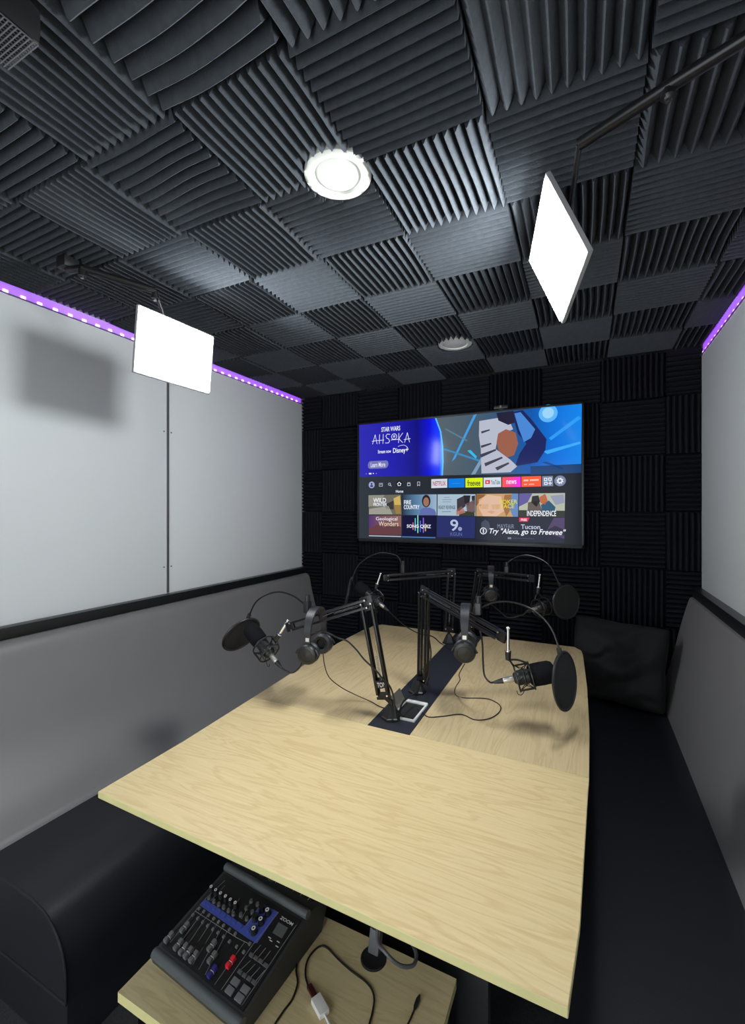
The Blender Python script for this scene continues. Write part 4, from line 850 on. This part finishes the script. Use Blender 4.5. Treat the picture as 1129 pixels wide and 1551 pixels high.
for c in [(0.2095,0.0814),(0.2232,0.0817),(0.2367,0.082),(0.2513,0.0815),(0.2099,0.0479),(0.2235,0.0476),(0.2368,0.0479),(0.2506,0.0479)]: mbox('key', c, .0105, .0065, .0035, 'pad_grey')
for c in [(0.2147,0.0308),(0.2432,0.0306),(0.2153,0.0154),(0.2429,0.0155)]: mbox('pad', c, .0185, .0125, .004, 'button_grey')
mprism('display', [(0.2177,0.1593),(0.2461,0.1596),(0.2477,0.1367),(0.2201,0.1359)], ZF, ZF+.0006, 'lcd')
def mtext(s, p0, p1, h, parent=mx, z=ZF+.0006):
    me = text_mesh(s, True); vsx = [v.co.x for v in me.vertices]; vsy = [v.co.y for v in me.vertices]
    p0, p1 = Vector(p0), Vector(p1); d = p1-p0; nn = Vector((-d.y, d.x)).normalized()*h; o0 = root_of(parent)
    for v in me.vertices:
        u = (v.co.x-min(vsx))/(max(vsx)-min(vsx)); w = (v.co.y-min(vsy))/(max(vsy)-min(vsy)); q = p0+d*u+nn*w; v.co = ml(q.x, q.y, z)-o0
    me.materials.clear(); me.materials.append(MT['print_white']); o = bpy.data.objects.new('lettering', me); COL.objects.link(o); o.parent = parent; return o
ZP = [(0.2156,0.166),(0.2521,0.1663),(0.2154,0.1252),(0.2505,0.1282)]
mtext('ZOOM', ZP[0], ZP[1], .0068)
for a, b_ in (((733,462),(758,476)), ((785,488),(812,500)), ((738,480),(746,490))): pass
for q in [(0.2213,0.1257),(0.2279,0.1223),(0.2451,0.1279),(0.2486,0.1198)]: mbox('printed_mark', q, .008, .0015, .0005, 'print_white')
# rear jack panel behind the ridge
def rj(x, y): return mq(x, y, .036+.040-.036)
for q, x in enumerate((.030, .060, .092, .124)):
    o = mq(x, MD+.046, .0365); MB().lathe(o, (0, -.1, 1), [(0, 0), (.011, 0), (.0115, .004), (.009, .004), (.008, .001), (0, .001)], 20).build('jack_socket', 'silver' if q == 0 else 'seam_metal', mx)
for q, x in enumerate((.158, .182, .206, .230, .252)):
    o = mq(x, MD+.052, .0355); MB().lathe(o, (0, -.1, 1), [(0, 0), (.006, 0), (.006, .003), (.0035, .003), (.003, .001), (0, .001)], 14).build('jack_socket', 'black_metal', mx)
for x in (.143, .170, .194, .218, .242): MB().box(mq(x, MD+.052, .0362), (.0008, .055, .0008), Matrix.Rotation(yaw, 3, 'Z')).build('panel_line', 'print_white', mx)
for x, y in ((.138, .032), (.140, .040), (.1365, .048), (.142, .048)): MB().box(mq(x, MD+y, .0375), (.002, .002, .001)).build('printed_mark', 'print_white', mx)
for q, (x, lab) in enumerate(((.030, 'metal plug standing in the leftmost rear socket of the mixer'), (.060, 'metal plug standing in the second rear socket of the mixer'))):
    o = mq(x, MD+.046, .038); m_ = MB().lathe(o, (0, .25, 1), [(0, 0), (.008, 0), (.0085, .02), (.0085, .040), (.005, .046), (.004, .060), (0, .060)], 16)
    m_.tube([o+Vector((0, .014, .055)), o+Vector((0, .03, .082)), o+Vector((.0, .048, .086)), o+Vector((0, .060, .05)), o+Vector((0, .062, -.3))], .003, 8, 6)
    single(m_.build('audio_plug', 'silver' if q else 'seam_metal'), lab, 'plug')

# ------------------------------------------------------------------ things on the low shelf
ZS = SHZ+.0025
cable('power_cable', on([(-0.625,0.8771,0.42),(-0.6057,0.8579,0.42),(-0.5976,0.8413,0.42),(-0.5816,0.8086,0.42),(-0.5628,0.7873,0.42),(-0.5546,0.757,0.42),(-0.5573,0.7314,0.42),(-0.5587,0.7075,0.42),(-0.5582,0.6905,0.42)], ZS), .0021, 'thin black cable leaving the mixer side and crossing the shelf')
us = thing('usb_cable', (-0.4883,0.7634,0.4255), 'dark USB cable looping on the shelf into a white adapter', 'cable'); us.location = tuple([(-0.4897,0.7681,0.42)][0][:2])+(SHZ,)
UP = on([(-0.5384,0.7918,0.42),(-0.5558,0.8072,0.42),(-0.5681,0.8277,0.42),(-0.5717,0.8489,0.42),(-0.5647,0.8743,0.42),(-0.5471,0.8811,0.42),(-0.5082,0.8697,0.42),(-0.4707,0.8608,0.42),(-0.4348,0.8553,0.42),(-0.413,0.8468,0.42),(-0.3997,0.8321,0.42),(-0.3927,0.8112,0.42),(-0.3882,0.7839,0.42)], ZS+.0005)
MB().tube(UP, .0021, 8, 8).build('lead', 'cable', us)
ua, ub = [(-0.5363,0.7913,0.42),(-0.5056,0.7752,0.42)]; ua, ub = Vector((ua[0], ua[1], SHZ+.006)), Vector((ub[0], ub[1], SHZ+.006)); ud = (ub-ua).normalized()
MB().bar(ua, ub, .011, .007, Vector((0, 0, 1)).cross(ud)).build('plug', 'dark_red', us)
ad = thing('adapter', (-0.4883,0.7634,0.4255), 'small white adapter joined to the dark USB cable at the shelf edge', 'adapter')
va, vb = [(-0.5095,0.7761,0.42),(-0.4754,0.7581,0.42)]; va, vb = Vector((va[0], va[1], SHZ+.008)), Vector((vb[0], vb[1], SHZ+.008)); ad.location = (va.x, va.y, SHZ)
MB().bar(va, vb, .022, .012, Vector((0, 0, 1)).cross(ud)).build('body', 'white_plastic', ad)
MB().tube([vb, vb+ud*.02+Vector((0, 0, -.003)), vb+ud*.07-Vector((0, 0, .004))], .0024, 8, 5).build('lead', 'white_plastic', ad)
jk = thing('jack_cable', (0, 0, 0), 'short black cable end with a slim plug lying on the right of the shelf', 'cable')
ja = on([(-0.3156,0.8757,0.42),(-0.3162,0.8496,0.42)], SHZ+.0045); jk.location = (ja[0][0], ja[0][1], SHZ)
MB().lathe(ja[1], V3(ja[0])-V3(ja[1]), [(0, 0), (.0022, 0), (.0040, .006), (.0045, .020), (.0030, .026), (.0018, .030), (0, .030)], 14).build('plug', 'black_plastic', jk)
MB().tube([ja[1]]+on([(-0.3181,0.8318,0.42),(-0.3207,0.8093,0.42)], ZS), .0019, 8, 5).build('lead', 'cable', jk)
pp = thing('power_plug', (GR[0], GR[1], SHZ), 'black plug with a grey looping lead dropped into the round shelf hole', 'plug')
g = Vector((GR[0], GR[1], SHZ))
MB().box(g+Vector((0, .012, .034)), (.026, .022, .050), Matrix.Rotation(-.25, 3, 'X'), .004).build('body', 'pad_grey', pp)
MB().box(g+Vector((0, .018, .066)), (.020, .018, .024), Matrix.Rotation(-.25, 3, 'X'), .004).build('cap', 'black_plastic', pp)
MB().tube([g+Vector((.0, .022, .075)), g+Vector((.008, .012, .098))]+[(-0.4177,0.8866,0.4892),(-0.3949,0.8754,0.4857),(-0.3715,0.8757,0.4729),(-0.3535,0.8844,0.4629),(-0.339,0.9025,0.4554),(-0.3395,0.9245,0.4523),(-0.3504,0.9414,0.453),(-0.3822,0.9816,0.4284)], .0042, 10, 8).build('lead', 'grey_cable', pp)

# ------------------------------------------------------------------ world, camera
w = bpy.data.worlds.new('world'); SC.world = w; w.use_nodes = True
w.node_tree.nodes['Background'].inputs[0].default_value = (.92, .97, 1., 1); w.node_tree.nodes['Background'].inputs[1].default_value = 3.5
cd = bpy.data.cameras.new('camera'); cam = bpy.data.objects.new('camera', cd); COL.objects.link(cam); SC.camera = cam
cam.location = (0, 0, 1.45); cam.rotation_euler = (PI/2, 0, math.atan(322.5/665))
cd.sensor_fit = 'HORIZONTAL'; cd.sensor_width = 36; cd.lens = 36*665/1129; cd.shift_y = -2.5/1129; cd.clip_start = .02
SC.view_settings.view_transform = 'Standard'; SC.view_settings.look = 'None'; SC.view_settings.gamma = 1; SC.view_settings.use_curve_mapping = False
SC.view_settings.exposure = 0.12
SC.cycles.use_denoising = True; SC.cycles.max_bounces = 8; SC.cycles.diffuse_bounces = 5; SC.cycles.sample_clamp_indirect = 6
